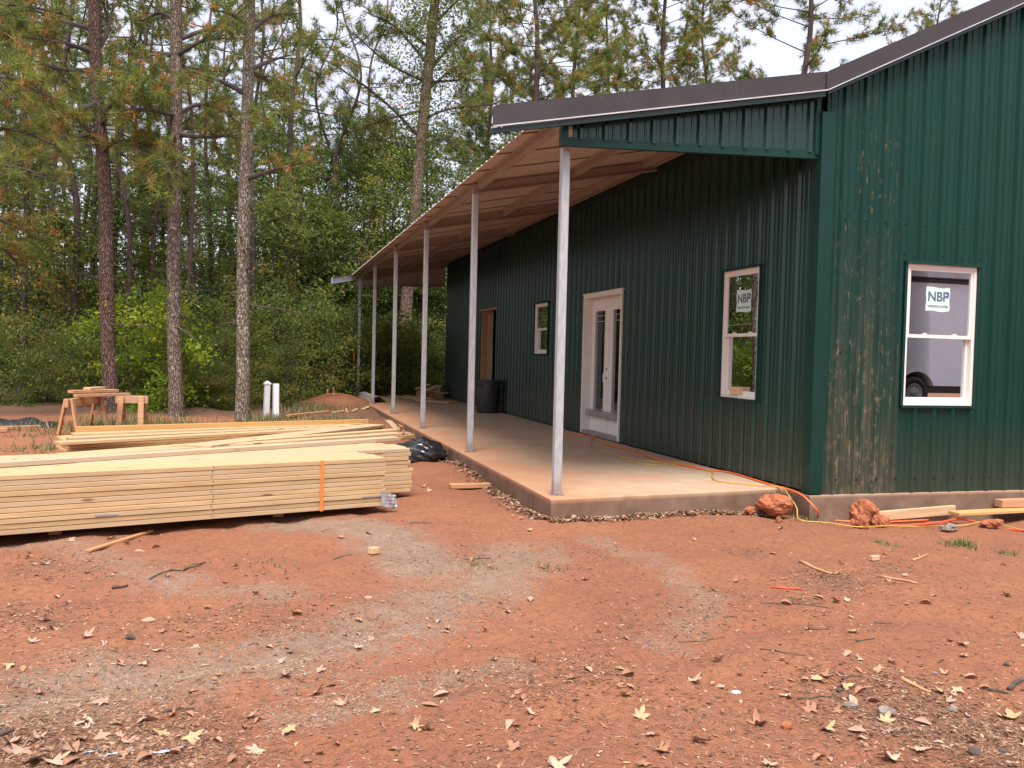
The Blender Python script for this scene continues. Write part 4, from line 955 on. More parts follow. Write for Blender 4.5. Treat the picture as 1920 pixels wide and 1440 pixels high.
put('bush', YV, 296, 17.9, 0.92, 'bright yellow green bush between the left and middle pine trunks', None, 'bush')
put('bush', YV, 232, 19.6, 0.80, 'light green bush just right of the leftmost pine trunk', None, 'bush', 0.9)
for px, d, s, lab in ((400, 19.5, 0.62, 'low dark green bush between the middle and right pine trunks'), (360, 20.5, 0.45, 'low bush just right of the middle pine trunk'), (432, 21, 0.95, 'rounded bush behind the right pine trunk'), (480, 21, 0.68, 'bush just left of the white vinyl posts'),
                      (545, 22, 0.85, 'leafy bush right of the white vinyl posts'), (590, 23.5, 0.9, 'bush behind the wooden stakes'), (640, 24.5, 0.85, 'bush left of the rusty steel stake'), (700, 25.5, 0.8, 'bush behind the two farthest porch posts'), (735, 26, 0.8, 'bush left of the vine covered trunk'),
                      (785, 26.5, 0.85, 'bush right of the vine covered trunk'), (822, 27, 0.85, 'bush beside the far corner of the green wall'), (60, 18.6, 0.42, 'dark bush behind the black silt fabric'), (165, 18.8, 0.5, 'dark bush behind the saw horses'), (5, 18.8, 0.66, 'dark bush at the left picture edge'), (112, 19.6, 0.62, 'dark bush between the silt fabric and the saw horses'), (262, 19.2, 0.42, 'low leafy bush just right of the saw horses'), (382, 18.4, 0.34, 'smallest low bush right of the middle pine trunk'), (430, 18.6, 0.36, 'low bush at the left foot of the right pine trunk'), (520, 19.8, 0.5, 'low bush directly behind the white vinyl posts')):
    put('bush', BV[4], px, d, s, lab, None, 'bush')
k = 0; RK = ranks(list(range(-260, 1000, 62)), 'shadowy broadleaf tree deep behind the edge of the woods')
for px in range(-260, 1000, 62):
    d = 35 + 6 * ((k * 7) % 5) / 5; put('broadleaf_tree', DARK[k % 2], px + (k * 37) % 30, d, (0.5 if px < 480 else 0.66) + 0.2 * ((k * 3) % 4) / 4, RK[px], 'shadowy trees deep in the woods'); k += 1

# ---- woods all round, read as one mass
rw = np.random.default_rng(500); fol = Foliage()
K = 110000; ang = rw.uniform(0, 2 * math.pi, K); lump = fbm(ang * 9, 0 * ang, 5, 3)
dist = rw.uniform(50, 66, K); zt = (6.0 + 6.0 * lump) * rw.uniform(0, 1, K) ** 0.8
c = np.stack([CAM[0] + dist * np.sin(ang), CAM[1] + 5 + dist * np.cos(ang), zt], -1); c += rw.normal(0, 0.6, (K, 3)); c[:, 2] = np.maximum(c[:, 2], 0)
fol.leaves(c, rw.normal(0.32, 0.16, K), rw, 0.34)
dw_ = link(bpy.data.objects.new('distant_woods', fol.mesh('distant_woods', M['leaf']))); tag(dw_, 'far mass of dark green woods closing off the view', 'woods', kind='stuff')

# ================================================================== LUMBER
def plank_mesh(L, w, t, mat, name='plank'):
    return MB().obox((0, 0, 0), (0, 1, 0), (0, 0, 1), (1, 0, 0), w / 2, t / 2, L / 2, 0.003).mesh(name, mat)
def board(name, L, w, t, mid, yaw, pitch=0.0, roll=0.0, mat='lumber', label=None, cat='board', group=None, parent=None):
    o = link(bpy.data.objects.new(name, plank_mesh(L, w, t, M[mat], name)), parent)
    o.location = mid; o.rotation_euler = (roll, -pitch, yaw)
    if label: tag(o, label, cat, group)
    return o
def bundle(org, yaw, L, rows, layers, w, t, z0, label, jitter, ends):
    """org: near right foot corner; planks run back to the left"""
    root = empty('lumber_bundle', (org[0], org[1], z0), yaw); tag(root, label, 'lumber')
    rng = random.Random(int(org[0] * 1000) + rows); mes = [plank_mesh(L - 0.03 * k, w - 0.002 * k, t - 0.002, M['lumber']) for k in range(3)]
    for j in range(layers):
        for i in range(rows):
            o = link(bpy.data.objects.new('plank', mes[rng.randrange(3)]), root)
            e = ends(i, j) + rng.gauss(0, jitter)
            o.location = (-L / 2 + e, (i + 0.5) * (w + 0.002) + rng.gauss(0, 0.0028), (j + 0.5) * (t + 0.0012))
            o.rotation_euler = (0, 0, rng.gauss(0, 0.0006))
            if rng.random() < 0.5: o.rotation_euler[0] = math.pi
    return root
YAW = math.radians(16.3); T38 = 0.038
dirv = np.array([math.cos(YAW), math.sin(YAW), 0]); nrm = np.array([-math.sin(YAW), math.cos(YAW), 0])
O1 = np.array([-1.47, 0.36, 0])
B1 = bundle(O1, YAW, 4.88, 4, 11, 0.14, T38, -0.125, 'near bundle of pale pine planks bound with an orange strap', 0.022, lambda i, j: 0.05 * (j < 2) - 0.02 * i)
O2 = O1 + nrm * 0.60 + dirv * 0.54
B2 = bundle(O2, YAW + math.radians(1.2), 4.88, 5, 11, 0.14, T38, -0.122, 'second bundle of pale pine planks just behind the strapped one', 0.012, lambda i, j: 0.0 if i < 3 else -0.06 * (i - 2))
# strap, printed end marks, wrap
mb = MB(); s0 = -0.62; hgt = 11 * (T38 + 0.0012); w4 = 4 * 0.142
mb.box((s0, -0.0085, -0.002), (s0 + 0.026, -0.006, hgt + 0.003)); mb.build('strap', M['strap'], B1)
mb = MB()
for j in range(11): mb.box((-1.515 + 0.010 * math.sin(j * 2.1), -0.0062, j * 0.0392 + 0.026), (-1.508 + 0.010 * math.sin(j * 2.1), -0.0050, j * 0.0392 + 0.036))
mb.build('ink_marks', M['black'], B1)['kind'] = 'stuff'
mb = MB(); vs = []
for i in range(6):
    for j in range(6): vs.append((-0.06 + 0.15 * i / 5, -0.012 - 0.018 * math.sin(i * 1.4 + j) * (i / 5), 0.01 + 0.13 * j / 5 - 0.05 * i / 5))
mb.add(vs, [(i * 6 + j, i * 6 + j + 1, (i + 1) * 6 + j + 1, (i + 1) * 6 + j) for i in range(5) for j in range(5)]).build('wrap_scrap', M['foil'], B1)
MB().box((-0.24, -0.004, 0.088), (0.0, -0.0015, 0.098)).build('label_tape', M['foil'], B1); MB().box((-2.36, -0.004, 0.092), (-2.20, -0.0015, 0.104)).build('label_tape', M['foil'], B1)
# bearers under the bundles
for k, (e, lab) in enumerate(((-0.9, 'timber bearer under the right end of the strapped bundle'), (-2.6, 'timber bearer under the middle of the strapped bundle'), (-4.2, 'timber bearer under the left end of the strapped bundle'))):
    c = O1 + dirv * e + nrm * 0.74; board('bearer', 1.0, 0.09, 0.065, (c[0], c[1], -0.162), YAW + math.pi / 2, mat='oldwood', label=lab)
# loose planks fanned over the bundles
ZT = -0.125 + hgt
def loose(p, q, z0, z1, w, t, label, mat='lumber', roll=0.0, cat='board', group=None, name='loose_board'):
    p = np.array([*p, z0]); q = np.array([*q, z1]); d = q - p; L = np.linalg.norm(d)
    return board(name, L, w, t, tuple((p + q) / 2), math.atan2(d[1], d[0]), math.asin(d[2] / L), roll, mat, label, cat, group)
def pz(px, py, z): return onZ(px, py, z)[:2]
zt = ZT + T38 / 2 + 0.003
loose(pz(-30, 872, zt), pz(742, 822, zt), zt, zt, 0.14, T38, 'loose plank on top of the bundles, nearest of the fanned ones')
loose(pz(30, 864, zt), pz(747, 814, zt), zt, zt, 0.14, T38, 'loose plank on top of the bundles, second of the fanned ones')
loose(pz(110, 855, zt), pz(740, 807.5, zt), zt, zt, 0.12, T38, 'loose plank on top of the bundles, farthest of the fanned ones')
# second stack behind
ZB = -0.13
def st(px0, py0, px1, py1, z, w, label, t=T38, roll=0.0): return loose(pz(px0, py0, z), pz(px1, py1, z), z, z, w, t, label, roll=roll)
z = ZB
A0 = np.array([-4.88, 4.75]); A1 = np.array([-0.72, 7.35]); dA = (A1 - A0) / np.linalg.norm(A1 - A0); nA = np.array([-dA[1], dA[0]])
names = ['bottom', 'second', 'third', 'fourth', 'top']
for j in range(5):
    zc = -0.140 + j * 0.0395
    for i in range(3):
        o0 = A0 + nA * (i * 0.20 + 0.1) + dA * (0.05 * i - 0.03 * ((j * 2) % 3)); o1 = o0 + dA * 4.85
        loose(o0, o1, zc, zc, 0.19, 0.036, f'orange pine board in the rear stack, {names[j]} layer, {["front", "middle", "back"][i]} row', 'amber')
zc = -0.140 + 5 * 0.0395
loose(pz(106, 831, zc), pz(640, 803, zc), zc, zc, 0.19, T38, 'pale board on the rear stack jutting out farthest to the left')
loose(pz(128, 823, zc), pz(660, 799, zc), zc + 0.001, zc + 0.001, 0.19, T38, 'pale board on the rear stack, second behind the jutting one')
loose(pz(136, 815, zc), pz(675, 796, zc), zc, zc, 0.16, T38, 'pale board on the rear stack, third behind the jutting one')
loose(pz(142, 806, 0.10), pz(690, 791, 0.10), 0.10, 0.10, 0.045, 0.09, 'board standing on edge at the back of the rear stack', 'amber')
loose(pz(370, 838, 0.352), pz(705, 798, 0.20), 0.352, 0.20, 0.27, 0.038, 'wide pale board lying aslant across both lumber stacks')
loose(pz(385, 839, 0.312), pz(703, 803, 0.158), 0.312, 0.158, 0.25, 0.038, 'wide board directly under the aslant one across both stacks', 'amber')

# ================================================================== SAW HORSES
def sawhorse(p, q, H, label, board_top=None):
    p, q = np.array(p), np.array(q); d = q - p; L = np.linalg.norm(d); yaw = math.atan2(d[1], d[0]); zg = float(gz((p[0] + q[0]) / 2, (p[1] + q[1]) / 2))
    r = empty('saw_horse', ((p[0] + q[0]) / 2, (p[1] + q[1]) / 2, zg), yaw); tag(r, label, 'saw horse', 'saw horses')
    MB().box((-L / 2 - 0.08, -0.024, H - 0.13), (L / 2 + 0.08, 0.024, H), 0.004).build('top_beam', M['oldwood'], r)
    for e in (-1, 1):
        for s in (-1, 1):
            m = MB(); m.bar((e * (L / 2 - 0.02), s * 0.043, H - 0.005), (e * (L / 2 - 0.0), s * 0.145, -0.01), 0.09, 0.036, (0, s * 1.0, 0.25), 0.003); m.build('leg', M['oldwood'], r)
        MB().box((e * (L / 2 - 0.03) - 0.018, -0.11, H * 0.42), (e * (L / 2 - 0.03) + 0.018, 0.11, H * 0.42 + 0.07)).build('brace', M['oldwood'], r)
    return r, zg
P1, P2 = gp(128, 815)[:2], gp(185, 806)[:2]
s1, zg1 = sawhorse(P1, P2, 0.56, 'low wooden saw horse, left of the pair beside the left pine')
P3, P4 = gp(226, 805)[:2], gp(268, 804)[:2]
s2, zg2 = sawhorse(P3, P4, 0.56, 'low wooden saw horse, right of the pair beside the left pine')
zt1 = max(zg1, zg2) + 0.565
loose(gp(140, 812)[:2], gp(240, 806)[:2], zt1 + 0.025, zt1 + 0.025, 0.09, 0.045, 'paint splashed beam laid across both saw horses', 'oldwood')
loose(gp(128, 812)[:2] + np.array([0, 0.12]), gp(215, 806)[:2] + np.array([0, 0.12]), zt1 + 0.072, zt1 + 0.072, 0.14, 0.045, 'orange tipped board on top of the saw horses', 'oldwood')
loose(gp(160, 810)[:2] + np.array([0, 0.1]), gp(188, 808)[:2] + np.array([0, 0.1]), zt1 + 0.115, zt1 + 0.115, 0.13, 0.036, 'short pale block topmost on the saw horses', 'lumber')

# ================================================================== SMALL SITE THINGS
def sphere_blob(n=3):
    import bmesh
    bm = bmesh.new(); bmesh.ops.create_icosphere(bm, subdivisions=n, radius=1.0)
    V = np.array([v.co[:] for v in bm.verts]); F = [[v.index for v in f.verts] for f in bm.faces]; bm.free(); return V, F
BV3, BF3 = sphere_blob(3); BV4, BF4 = sphere_blob(4)
def n3(V, s, seed): return vnoise(V[:, 0] * s + V[:, 2] * s * 0.7, V[:, 1] * s - V[:, 2] * s * 0.6, seed) + vnoise(V[:, 2] * s + 9, (V[:, 0] - V[:, 1]) * s * 0.7, seed + 5)
def rock(name, loc, r, mat, label, seed, cat='rock', sc=(1, 1, 0.75), rz=0.0, group=None):
    V = BV4 * (1 + 0.35 * n3(BV4, 1.3, seed) + 0.16 * n3(BV4, 3.1, seed + 3) + 0.10 * n3(BV4, 7.3, seed + 7) + 0.05 * n3(BV4, 16.0, seed + 9))[:, None]
    V = np.round(V * 3.2) / 3.2 * 0.35 + V * 0.65
    V = V * np.array(sc) * r; mb = MB(); mb.add(V, BF4); o = mb.build(name, M[mat], None, False); o.location = loc; o.rotation_euler = (0, 0, rz)
    return tag(o, label, cat, group)
p = np.array([2.16, -0.10, -0.20]); rock('clay_clod', (p[0], p[1], p[2] + 0.075), 0.145, 'clod', 'rounded red clay clod at the corner where slab meets foundation', 61, sc=(1.05, 0.9, 0.72))
p = gp(1632, 984); rock('clay_clod', (p[0], p[1] + 0.10, p[2] + 0.10), 0.165, 'clod', 'largest red clay clod against the gable foundation', 64, sc=(1.1, 0.85, 0.82), rz=0.6)
p = gp(1612, 990); rock('clay_clod', (p[0], p[1], p[2] + 0.045), 0.080, 'clod', 'small clay clod leaning on the largest clod', 67, sc=(0.9, 0.8, 0.95))
p = gp(1645, 988); rock('clay_clod', (p[0] + 0.02, p[1] - 0.03, p[2] + 0.05), 0.085, 'clod', 'knobbly clay clod in front of the largest clod', 70, sc=(1, 0.8, 0.9))
p = np.array([1.93, -0.07, -0.20]); rock('clay_clod', (p[0], p[1], p[2] + 0.03), 0.045, 'clod', 'fist sized clay lump left of the slab corner clod', 72)
p = gp(1460, 980); rock('clay_clod', (p[0], p[1], p[2] + 0.02), 0.030, 'clod', 'tiny square red lump in front of the slab corner', 73, sc=(0.9, 0.9, 1.0))
p = gp(1475, 1368); rock('clay_clod', (p[0], p[1], p[2] + 0.012), 0.021, 'clod', 'orange pebble beside the dark curled leaf', 75, sc=(1, 0.8, 0.9))
for (px, py, r, lab) in ((1595, 1328, 0.028, 'grey pebble left of two in the foreground litter'), (1662, 1338, 0.033, 'flat grey stone in the middle of the foreground litter'), (1830, 1413, 0.022, 'dark round stone near the lower right corner'), (1882, 1412, 0.018, 'dark pebble at the lower right corner'),
                         (1787, 1334, 0.02, 'small grey stone right of the foreground litter'), (1752, 1264, 0.013, 'bluish pebble behind the foreground litter'), (1575, 1297, 0.015, 'dark pebble behind the grey stones'), (1888, 1248, 0.015, 'dark pebble by the right picture edge'), (245, 1197, 0.022, 'dark lump on the sandy track at left'), (148, 1247, 0.012, 'olive pebble on the sandy track at left')):
    p = gp(px, py); rock('pebble', (p[0], p[1], p[2] + r * 0.35), r, 'stone' if 'dark' not in lab else 'twig', lab, int(px) % 97, 'stone', (1.1, 0.9, 0.6), px * 0.1, 'pebbles in the litter')
p = gp(1780, 1003); rock('stone', (p[0], p[1], p[2] + 0.03), 0.065, 'stone', 'half buried grey brown stone by the grass tuft at right', 83, 'stone', (1.2, 0.8, 0.5))
p = gp(1860, 993); rock('stone', (p[0], p[1], p[2] + 0.03), 0.075, 'clod', 'half buried clay lump near the yellow cord at right', 85, 'stone', (1.2, 0.8, 0.5))

# black bag
V = BV4.copy(); 
V = V * np.array([0.33, 0.26, 0.175]); a = np.arctan2(BV4[:, 1], BV4[:, 0])
tail = np.clip((-BV4[:, 0] - 0.1) / 0.9, 0, 1); V[:, 2] *= 1 - 0.62 * tail; V[:, 0] -= 0.26 * tail ** 1.4
fold = 0.022 * np.sin(11 * V[:, 2] / 0.15 + 26 * V[:, 0] + 4 * n3(BV4, 2.0, 3)) + 0.045 * n3(BV4, 2.7, 8) + 0.03 * n3(BV4, 6.5, 12)
V = V + BV4 * fold[:, None] * np.array([1, 1, 0.8]); V[:, 2] = np.maximum(V[:, 2], -0.10)
pb = gp(818, 852); mb = MB(); mb.add(V, BF4); bag = mb.build('rubbish_bag', M['black'], None, True); bag.location = (-0.50, 4.05, float(gz(-0.5, 4.05)) + 0.10); bag.rotation_euler = (0, 0, -0.12)
tag(bag, 'shiny black plastic rubbish bag slumped against the porch slab', 'bag')
# wheelie-less bin by the wall
can = empty('trash_can', (2.085, 10.62, 0.0)); tag(can, 'charcoal plastic trash can against the green wall under the porch', 'trash can')
mb = MB(); mb.lathe([(0.002, 0.004), (0.215, 0.004), (0.235, 0.03), (0.262, 0.62), (0.262, 0.66)], 40); mb.lathe([(0.250, 0.66), (0.222, 0.04), (0.002, 0.03)], 40); mb.build('body', M['can'], can, True)
MB().lathe([(0.250, 0.655), (0.250, 0.695), (0.283, 0.700), (0.290, 0.685), (0.286, 0.655), (0.263, 0.650)], 40).build('rim', M['can'], can, True)
for s in (-2.5, 0.64): 
    m = MB(); m.tube([(0.262 * math.cos(s - .25), 0.262 * math.sin(s - .25), 0.60), (0.32 * math.cos(s - .2), 0.32 * math.sin(s - .2), 0.58), (0.32 * math.cos(s + .2), 0.32 * math.sin(s + .2), 0.58), (0.262 * math.cos(s + .25), 0.262 * math.sin(s + .25), 0.60)], 0.014, 8); m.build('handle', M['can'], can, True)
V = BV3 * np.array([0.235, 0.235, 0.05]) * (1 + 0.3 * n3(BV3, 3, 4))[:, None]; mb = MB(); mb.add(V, BF3); lin = mb.build('bin_liner', M['black'], None, True); lin.location = (2.085, 10.62, 0.645); tag(lin, 'crumpled black liner showing inside the trash can', 'bin liner')

# boards and scraps
def gboard(px0, py0, px1, py1, w, t, label, mat='oldwood', dz=0.0, name='scrap_board', roll=0.0):
    p, q = gp(px0, py0), gp(px1, py1); return loose(p[:2], q[:2], p[2] + t / 2 + 0.004 + dz, q[2] + t / 2 + 0.004 + dz, w, t, label, mat, roll, name=name)
gboard(843, 916, 918, 914, 0.10, 0.045, 'short orange board lying alone beside the porch slab')
gboard(694, 1040, 707, 1038, 0.05, 0.045, 'small wood block on the sand in front of the lumber', 'offcut', name='wood_block')
gboard(166, 1036, 285, 998, 0.035, 0.018, 'thin orange stick on the clay in front of the lumber bundle', 'oldwood', name='wood_strip')
loose((3.02, -0.33), (4.08, -0.31), -0.225, -0.185, 0.038, 0.09, 'weathered board on edge along the gable foundation', 'offcut', name='scrap_board')
loose((3.95, -0.44), (5.3, -0.40), -0.195, -0.185, 0.14, 0.03, 'flat orange board by the red hose at the right edge', 'amber', name='scrap_board')
loose((4.60, -0.33), (5.6, -0.31), -0.130, -0.130, 0.10, 0.075, 'thick orange timber against the foundation at the right edge', 'oldwood', name='scrap_board')
gboard(540, 784, 618, 772, 0.10, 0.05, 'long orange plank sloping on the dirt mound', 'oldwood', 0.02)
gboard(622, 776, 645, 764, 0.06, 0.03, 'short grey board at the foot of the mound stakes', 'offcut')
gboard(648, 765, 651, 771, 0.05, 0.03, 'short orange offcut on the mound facing the camera', 'oldwood')
gboard(662, 760, 671, 766, 0.09, 0.025, 'pale orange offcut on the mound beside the slab', 'oldwood')
gboard(681, 766, 692, 763, 0.10, 0.02, 'pale curled wood scrap by the second farthest porch post', 'offcut')
gboard(728, 790, 744, 806, 0.12, 0.03, 'grey board pointing away beside the porch slab', 'offcut')
gboard(745, 789, 756, 803, 0.13, 0.03, 'orange board nearest the slab edge behind the lumber', 'oldwood')
gboard(756, 810, 773, 818, 0.16, 0.03, 'orange offcut just behind the lumber bundle ends', 'oldwood')
gboard(752, 824, 786, 819, 0.05, 0.05, 'pale stick poking out from behind the lumber bundle', 'lumber')
gboard(768, 832, 806, 828, 0.06, 0.05, 'orange strip between the lumber and the black bag', 'oldwood')
gboard(0, 806, 74, 803, 0.10, 0.05, 'dark orange plank on the ground at the left edge', 'oldwood')
gboard(-40, 812, 14, 810, 0.12, 0.06, 'bright orange board end at the left picture edge', 'oldwood')
gboard(1368, 1058, 1400, 1066, 0.06, 0.012, 'curved bark strip on the clay right of the slab', 'oldwood')  if False else None
for k, (px, py, h, lab) in enumerate(((603, 752, 0.56, 'tall wooden stake left of the dirt mound'), (613.5, 762, 0.30, 'short wooden stake, middle of the mound stakes'), (625, 767, 0.38, 'wooden stake nearest the camera on the mound'))):
    p = at(px, py, 0); 
    y = (16.2, 15.0, 14.4)[k]; d = ray(px, py); tt = (y - CAM[1]) / d[1]; p = CAM + d * tt; zg = float(gz(p[0], p[1]))
    m = MB(); m.box((-0.02, -0.02, -0.1), (0.02, 0.02, h)); m.add([(-0.02, -0.02, h), (0.02, -0.02, h), (0.02, 0.02, h), (-0.02, 0.02, h), (0, 0, h + 0.02)], [(0, 1, 4), (1, 2, 4), (2, 3, 4), (3, 0, 4)])
    o = m.build('wooden_stake', M['oldwood']); o.location = (p[0], p[1], min(zg, p[2] + 0.12)); tag(o, lab, 'stake', 'stakes on the mound')
tp = empty('steel_stake', (-0.10, 17.3, -0.05)); tag(tp, 'rusty steel stake with an orange top beyond the porch end', 'stake')
MB().box((-0.022, -0.006, -0.2), (0.022, 0.006, 1.05)).build('post', M['rust'], tp); MB().box((-0.026, -0.012, 1.02), (0.026, 0.012, 1.32), 0.004).build('painted_top', M['orange'], tp); MB().box((-0.006, 0.0062, -0.2), (0.006, 0.03, 1.02)).build('rib', M['rust'], tp)
for px, py, hh, cap, lab in ((499, 783, 0.66, True, 'white vinyl post with a pointed cap, left of two'), (517, 786, 0.69, False, 'plain white vinyl post without a cap, right of two')):
    p = gp(px, py); r = empty('vinyl_post', tuple(p), 0.2); tag(r, lab, 'post', 'white vinyl posts'); s = 0.052
    MB().box((-s, -s, -0.1), (s, s, hh), 0.006).build('shaft', M['pvc'], r); r.rotation_euler = (0, 0.02 if cap else -0.01, 0.25)
    m = MB()
    if cap:
        m.box((-s - 0.012, -s - 0.012, hh - 0.005), (s + 0.012, s + 0.012, hh + 0.03), 0.004); e = s + 0.006; m.add([(-e, -e, hh + 0.03), (e, -e, hh + 0.03), (e, e, hh + 0.03), (-e, e, hh + 0.03), (0, 0, hh + 0.075)], [(0, 1, 4), (1, 2, 4), (2, 3, 4), (3, 0, 4)]); m.build('cap', M['pvc'], r)
# things on the porch
o = loose((0.95, 17.0), (1.62, 15.3), 0.021, 0.021, 0.24, 0.038, 'wide pale board flat on the far end of the porch', 'offcut', name='porch_board')
loose((1.35, 15.0), (2.0, 13.9), 0.021, 0.021, 0.22, 0.038, 'wide grey board on the porch in front of the offcut pile', 'offcut', name='porch_board')
loose((1.25, 16.3), (1.72, 14.9), 0.062, 0.062, 0.12, 0.038, 'narrow board lying on top of the porch boards', 'lumber', name='porch_board')
rp = random.Random(5); n = 0
places = ['at the bottom left', 'at the bottom right', 'in the bottom middle', 'on the left side', 'on the right side', 'leaning in front', 'second from top at left', 'crossing the middle', 'topmost at left', 'topmost at right', 'half fallen forward', 'wedged at the back', 'lying low by the wall', 'under the topmost']
for k in range(14):
    x = 1.95 + 0.32 * rp.uniform(-1, 1); y = 16.0 + 0.5 * rp.uniform(-1, 1); zz = 0.05 + 0.40 * k / 14 * (1 - abs(x - 2.0)); 
    board('wood_offcut', rp.uniform(0.25, 0.5), 0.14, 0.04 if k % 3 else 0.09, (x, y, zz), rp.uniform(0, 3.14), rp.uniform(-0.35, 0.35), rp.uniform(-0.3, 0.3), 'offcut' if k % 2 else 'oldwood', f'lumber offcut in the pile at the far porch end, {places[k]}', 'offcut', 'offcuts piled on the porch')
board('wood_offcut', 0.5, 0.12, 0.038, (1.98, 15.55, 0.2), 1.4, -0.75, 0.1, 'lumber', 'pale offcut leaning steeply on the front of the porch pile', 'offcut', 'offcuts piled on the porch')
# bent roofing trim lying at the porch edge
mb = MB(); A = np.array([0.05, 14.0, 0.004]); B = np.array([-0.02, 16.6, 0.004]); pr = [(-0.02, 0.0), (0.03, 0.13), (0.15, 0.15), (0.36, 0.004)]; vs = []
for q in (A, B):
    for dx, dz in pr: vs.append((q[0] + dx, q[1], q[2] + dz))
    for dx, dz in reversed(pr): vs.append((q[0] + dx, q[1], q[2] + dz - 0.003))
mb.add(vs, [(i, i + 1, 8 + i + 1, 8 + i) for i in range(7)]); o = mb.build('bent_trim', M['soffit']); tag(o, 'bent brown metal trim lying along the porch edge by the farthest posts', 'metal trim')
# block on the window sill
board('wood_block', 0.13, 0.085, 0.085, (WX + 0.005, 1.22, 0.83 + 0.036 + 0.045), math.pi / 2 + 0.1, 0, 0, 'lumber', 'square wood block standing on the porch window sill', 'block')

# silt fabric at the left
mb = MB(); n, m_ = 60, 8; vs = []
e0, e1 = gp(-120, 792), gp(112, 800)
for i in range(n + 1):
    t = i / n; c = e0[:2] * (1 - t) + e1[:2] * t; hgt_ = 0.15 + 0.07 * math.sin(7 * t) + 0.05 * math.sin(19 * t + 1); hgt_ *= min(1, (1 - t) * 6)
    for j in range(m_ + 1):
        s = j / m_; off = (s - 0.5) * 0.9; vs.append((c[0] + 0.04 * math.sin(23 * t + s * 4), c[1] + off, float(gz(c[0], c[1] + off)) + 0.01 + hgt_ * math.sin(math.pi * s) * (1 + 0.2 * math.sin(31 * t + 5 * s))))
mb.add(vs, [(i * (m_ + 1) + j, i * (m_ + 1) + j + 1, (i + 1) * (m_ + 1) + j + 1, (i + 1) * (m_ + 1) + j) for i in range(n) for j in range(m_)]); o = mb.build('silt_fabric', M['silt'], None, True); tag(o, 'rumpled black silt fabric lying along the woods at left', 'fabric')
o = gboard(290, 794, 330, 793, 0.5, 0.01, 'grey sheet of roofing lying left of the middle pine', 'white'); o.name = 'grey_sheet'; o.data.materials[0] = M['steel']

# ================================================================== CORDS
def cord(pts, r, mat, label, name, n=140): 
    P = smooth_path(pts, n); m = MB(); m.tube(P, r, 8); return tag(m.build(name, M[mat], None, True), label, 'cord')
def S(px, py, z=0.012): return onZ(px, py, z)
def Gd(px, py, dz=0.008): q = gp(px, py); q[2] += dz; return q
cord([S(1052, 811), S(1085, 815), S(1112, 819), S(1132, 831), S(1175, 842), S(1225, 858), S(1262, 868), S(1320, 880), S(1365, 885), S(1420, 901), S(1452, 911)] + [np.array([2.36, 0.02, 0.012]), np.array([2.40, -0.20, -0.02]), np.array([2.46, -0.36, -0.14]), Gd(1540, 976, 0.02), Gd(1600, 982, 0.02), Gd(1650, 981, 0.02), Gd(1740, 979, 0.02)], 0.009, 'cord_o', 'orange extension cord running along the porch and over the slab corner', 'orange_cord')
def Yd(px, Y, dz=0.02): d = ray(px, 970); p = CAM + d * ((Y - CAM[1]) / d[1]); return np.array([p[0], Y, float(gz(p[0], Y)) + dz])
cord([Yd(1655, -0.50), Yd(1700, -0.52), Yd(1760, -0.50), Yd(1800, -0.46, 0.05), Yd(1840, -0.52, 0.04), Yd(1880, -0.66), Yd(1930, -0.85), Yd(1990, -1.1)], 0.011, 'cord_r', 'red hose lying on the clay along the gable wall', 'red_hose')
cord([S(1118, 816), S(1110, 822), S(1108, 834), S(1112, 843), S(1150, 853), S(1200, 862), S(1240, 868), S(1268, 871), S(1240, 872), S(1200, 869), S(1165, 860), S(1168, 858), S(1210, 863), S(1270, 868), S(1310, 876)], 0.0042, 'cord_y', 'yellow cord doubled back on itself in the middle of the porch', 'yellow_cord')
cord([S(1312, 878), S(1336, 885), S(1335, 893), S(1345, 901), S(1390, 907), S(1440, 911), np.array([2.33, 0.0, 0.012]), np.array([2.30, -0.12, -0.02]), np.array([2.32, -0.24, -0.13]), Gd(1500, 978, .02), Gd(1550, 984, .02), Gd(1610, 992, .02), Gd(1660, 990, .02), Gd(1720, 990, .02), Gd(1770, 990, .02), Gd(1810, 989, .02), Gd(1850, 983, .03), Gd(1885, 990, .02), Gd(1940, 1003, .02), Gd(1990, 1015, .02)], 0.0055, 'cord_y', 'yellow cord crossing the slab corner and trailing to the right', 'yellow_cord')

# ================================================================== TRAILER (stands behind the camera, mirrored in the gable window)
tr = empty('white_trailer', (16.5, -14.0, -0.1)); tag(tr, 'tall white trailer mirrored in the gable window', 'trailer')
TX0, TX1, TY0, TY1 = -4.0, 4.5, -2.5, 0.0
wx = -0.70; wz = 0.52; ra = 0.66
mb = MB(); n = 20; zb, zt_ = 0.74, 3.75
arch = [(wx + ra * math.cos(a), wz + ra * math.sin(a)) for a in np.linspace(math.pi - 0.35, 0.35, n)]
outline = [(TX0, zb)] + [(x, max(z, zb)) for x, z in arch] + [(TX1, zb), (TX1, zt_), (TX0, zt_)]
k = len(outline); vs = [(x, TY1, z) for x, z in outline] + [(x, TY0, z) for x, z in outline]
mb.add(vs, [tuple(range(k - 1, -1, -1)), tuple(range(k, 2 * k))] + [(i, (i + 1) % k, k + (i + 1) % k, k + i) for i in range(k)]); mb.build('body', M['pvc'], tr)
MB().box((TX0 - 0.02, TY0 - 0.02, zt_ + 0.003), (TX1 + 0.02, TY1 + 0.02, zt_ + 0.14)).build('roof_rail', M['can'], tr)
mb = MB(); mb.box((TX0 - 0.3, TY0 - 0.3, zt_ + 0.143), (TX1 + 0.3, TY1 + 0.25, zt_ + 0.42)); mb.build('roof', M['steel'], tr)
m = MB()
for a, b in zip(arch[:-1], arch[1:]): m.bar((a[0], TY1 + 0.012, a[1]), (b[0], TY1 + 0.012, b[1]), 0.05, 0.03, (0, 1, 0))
m.build('wheel_arch', M['pvc'], tr)
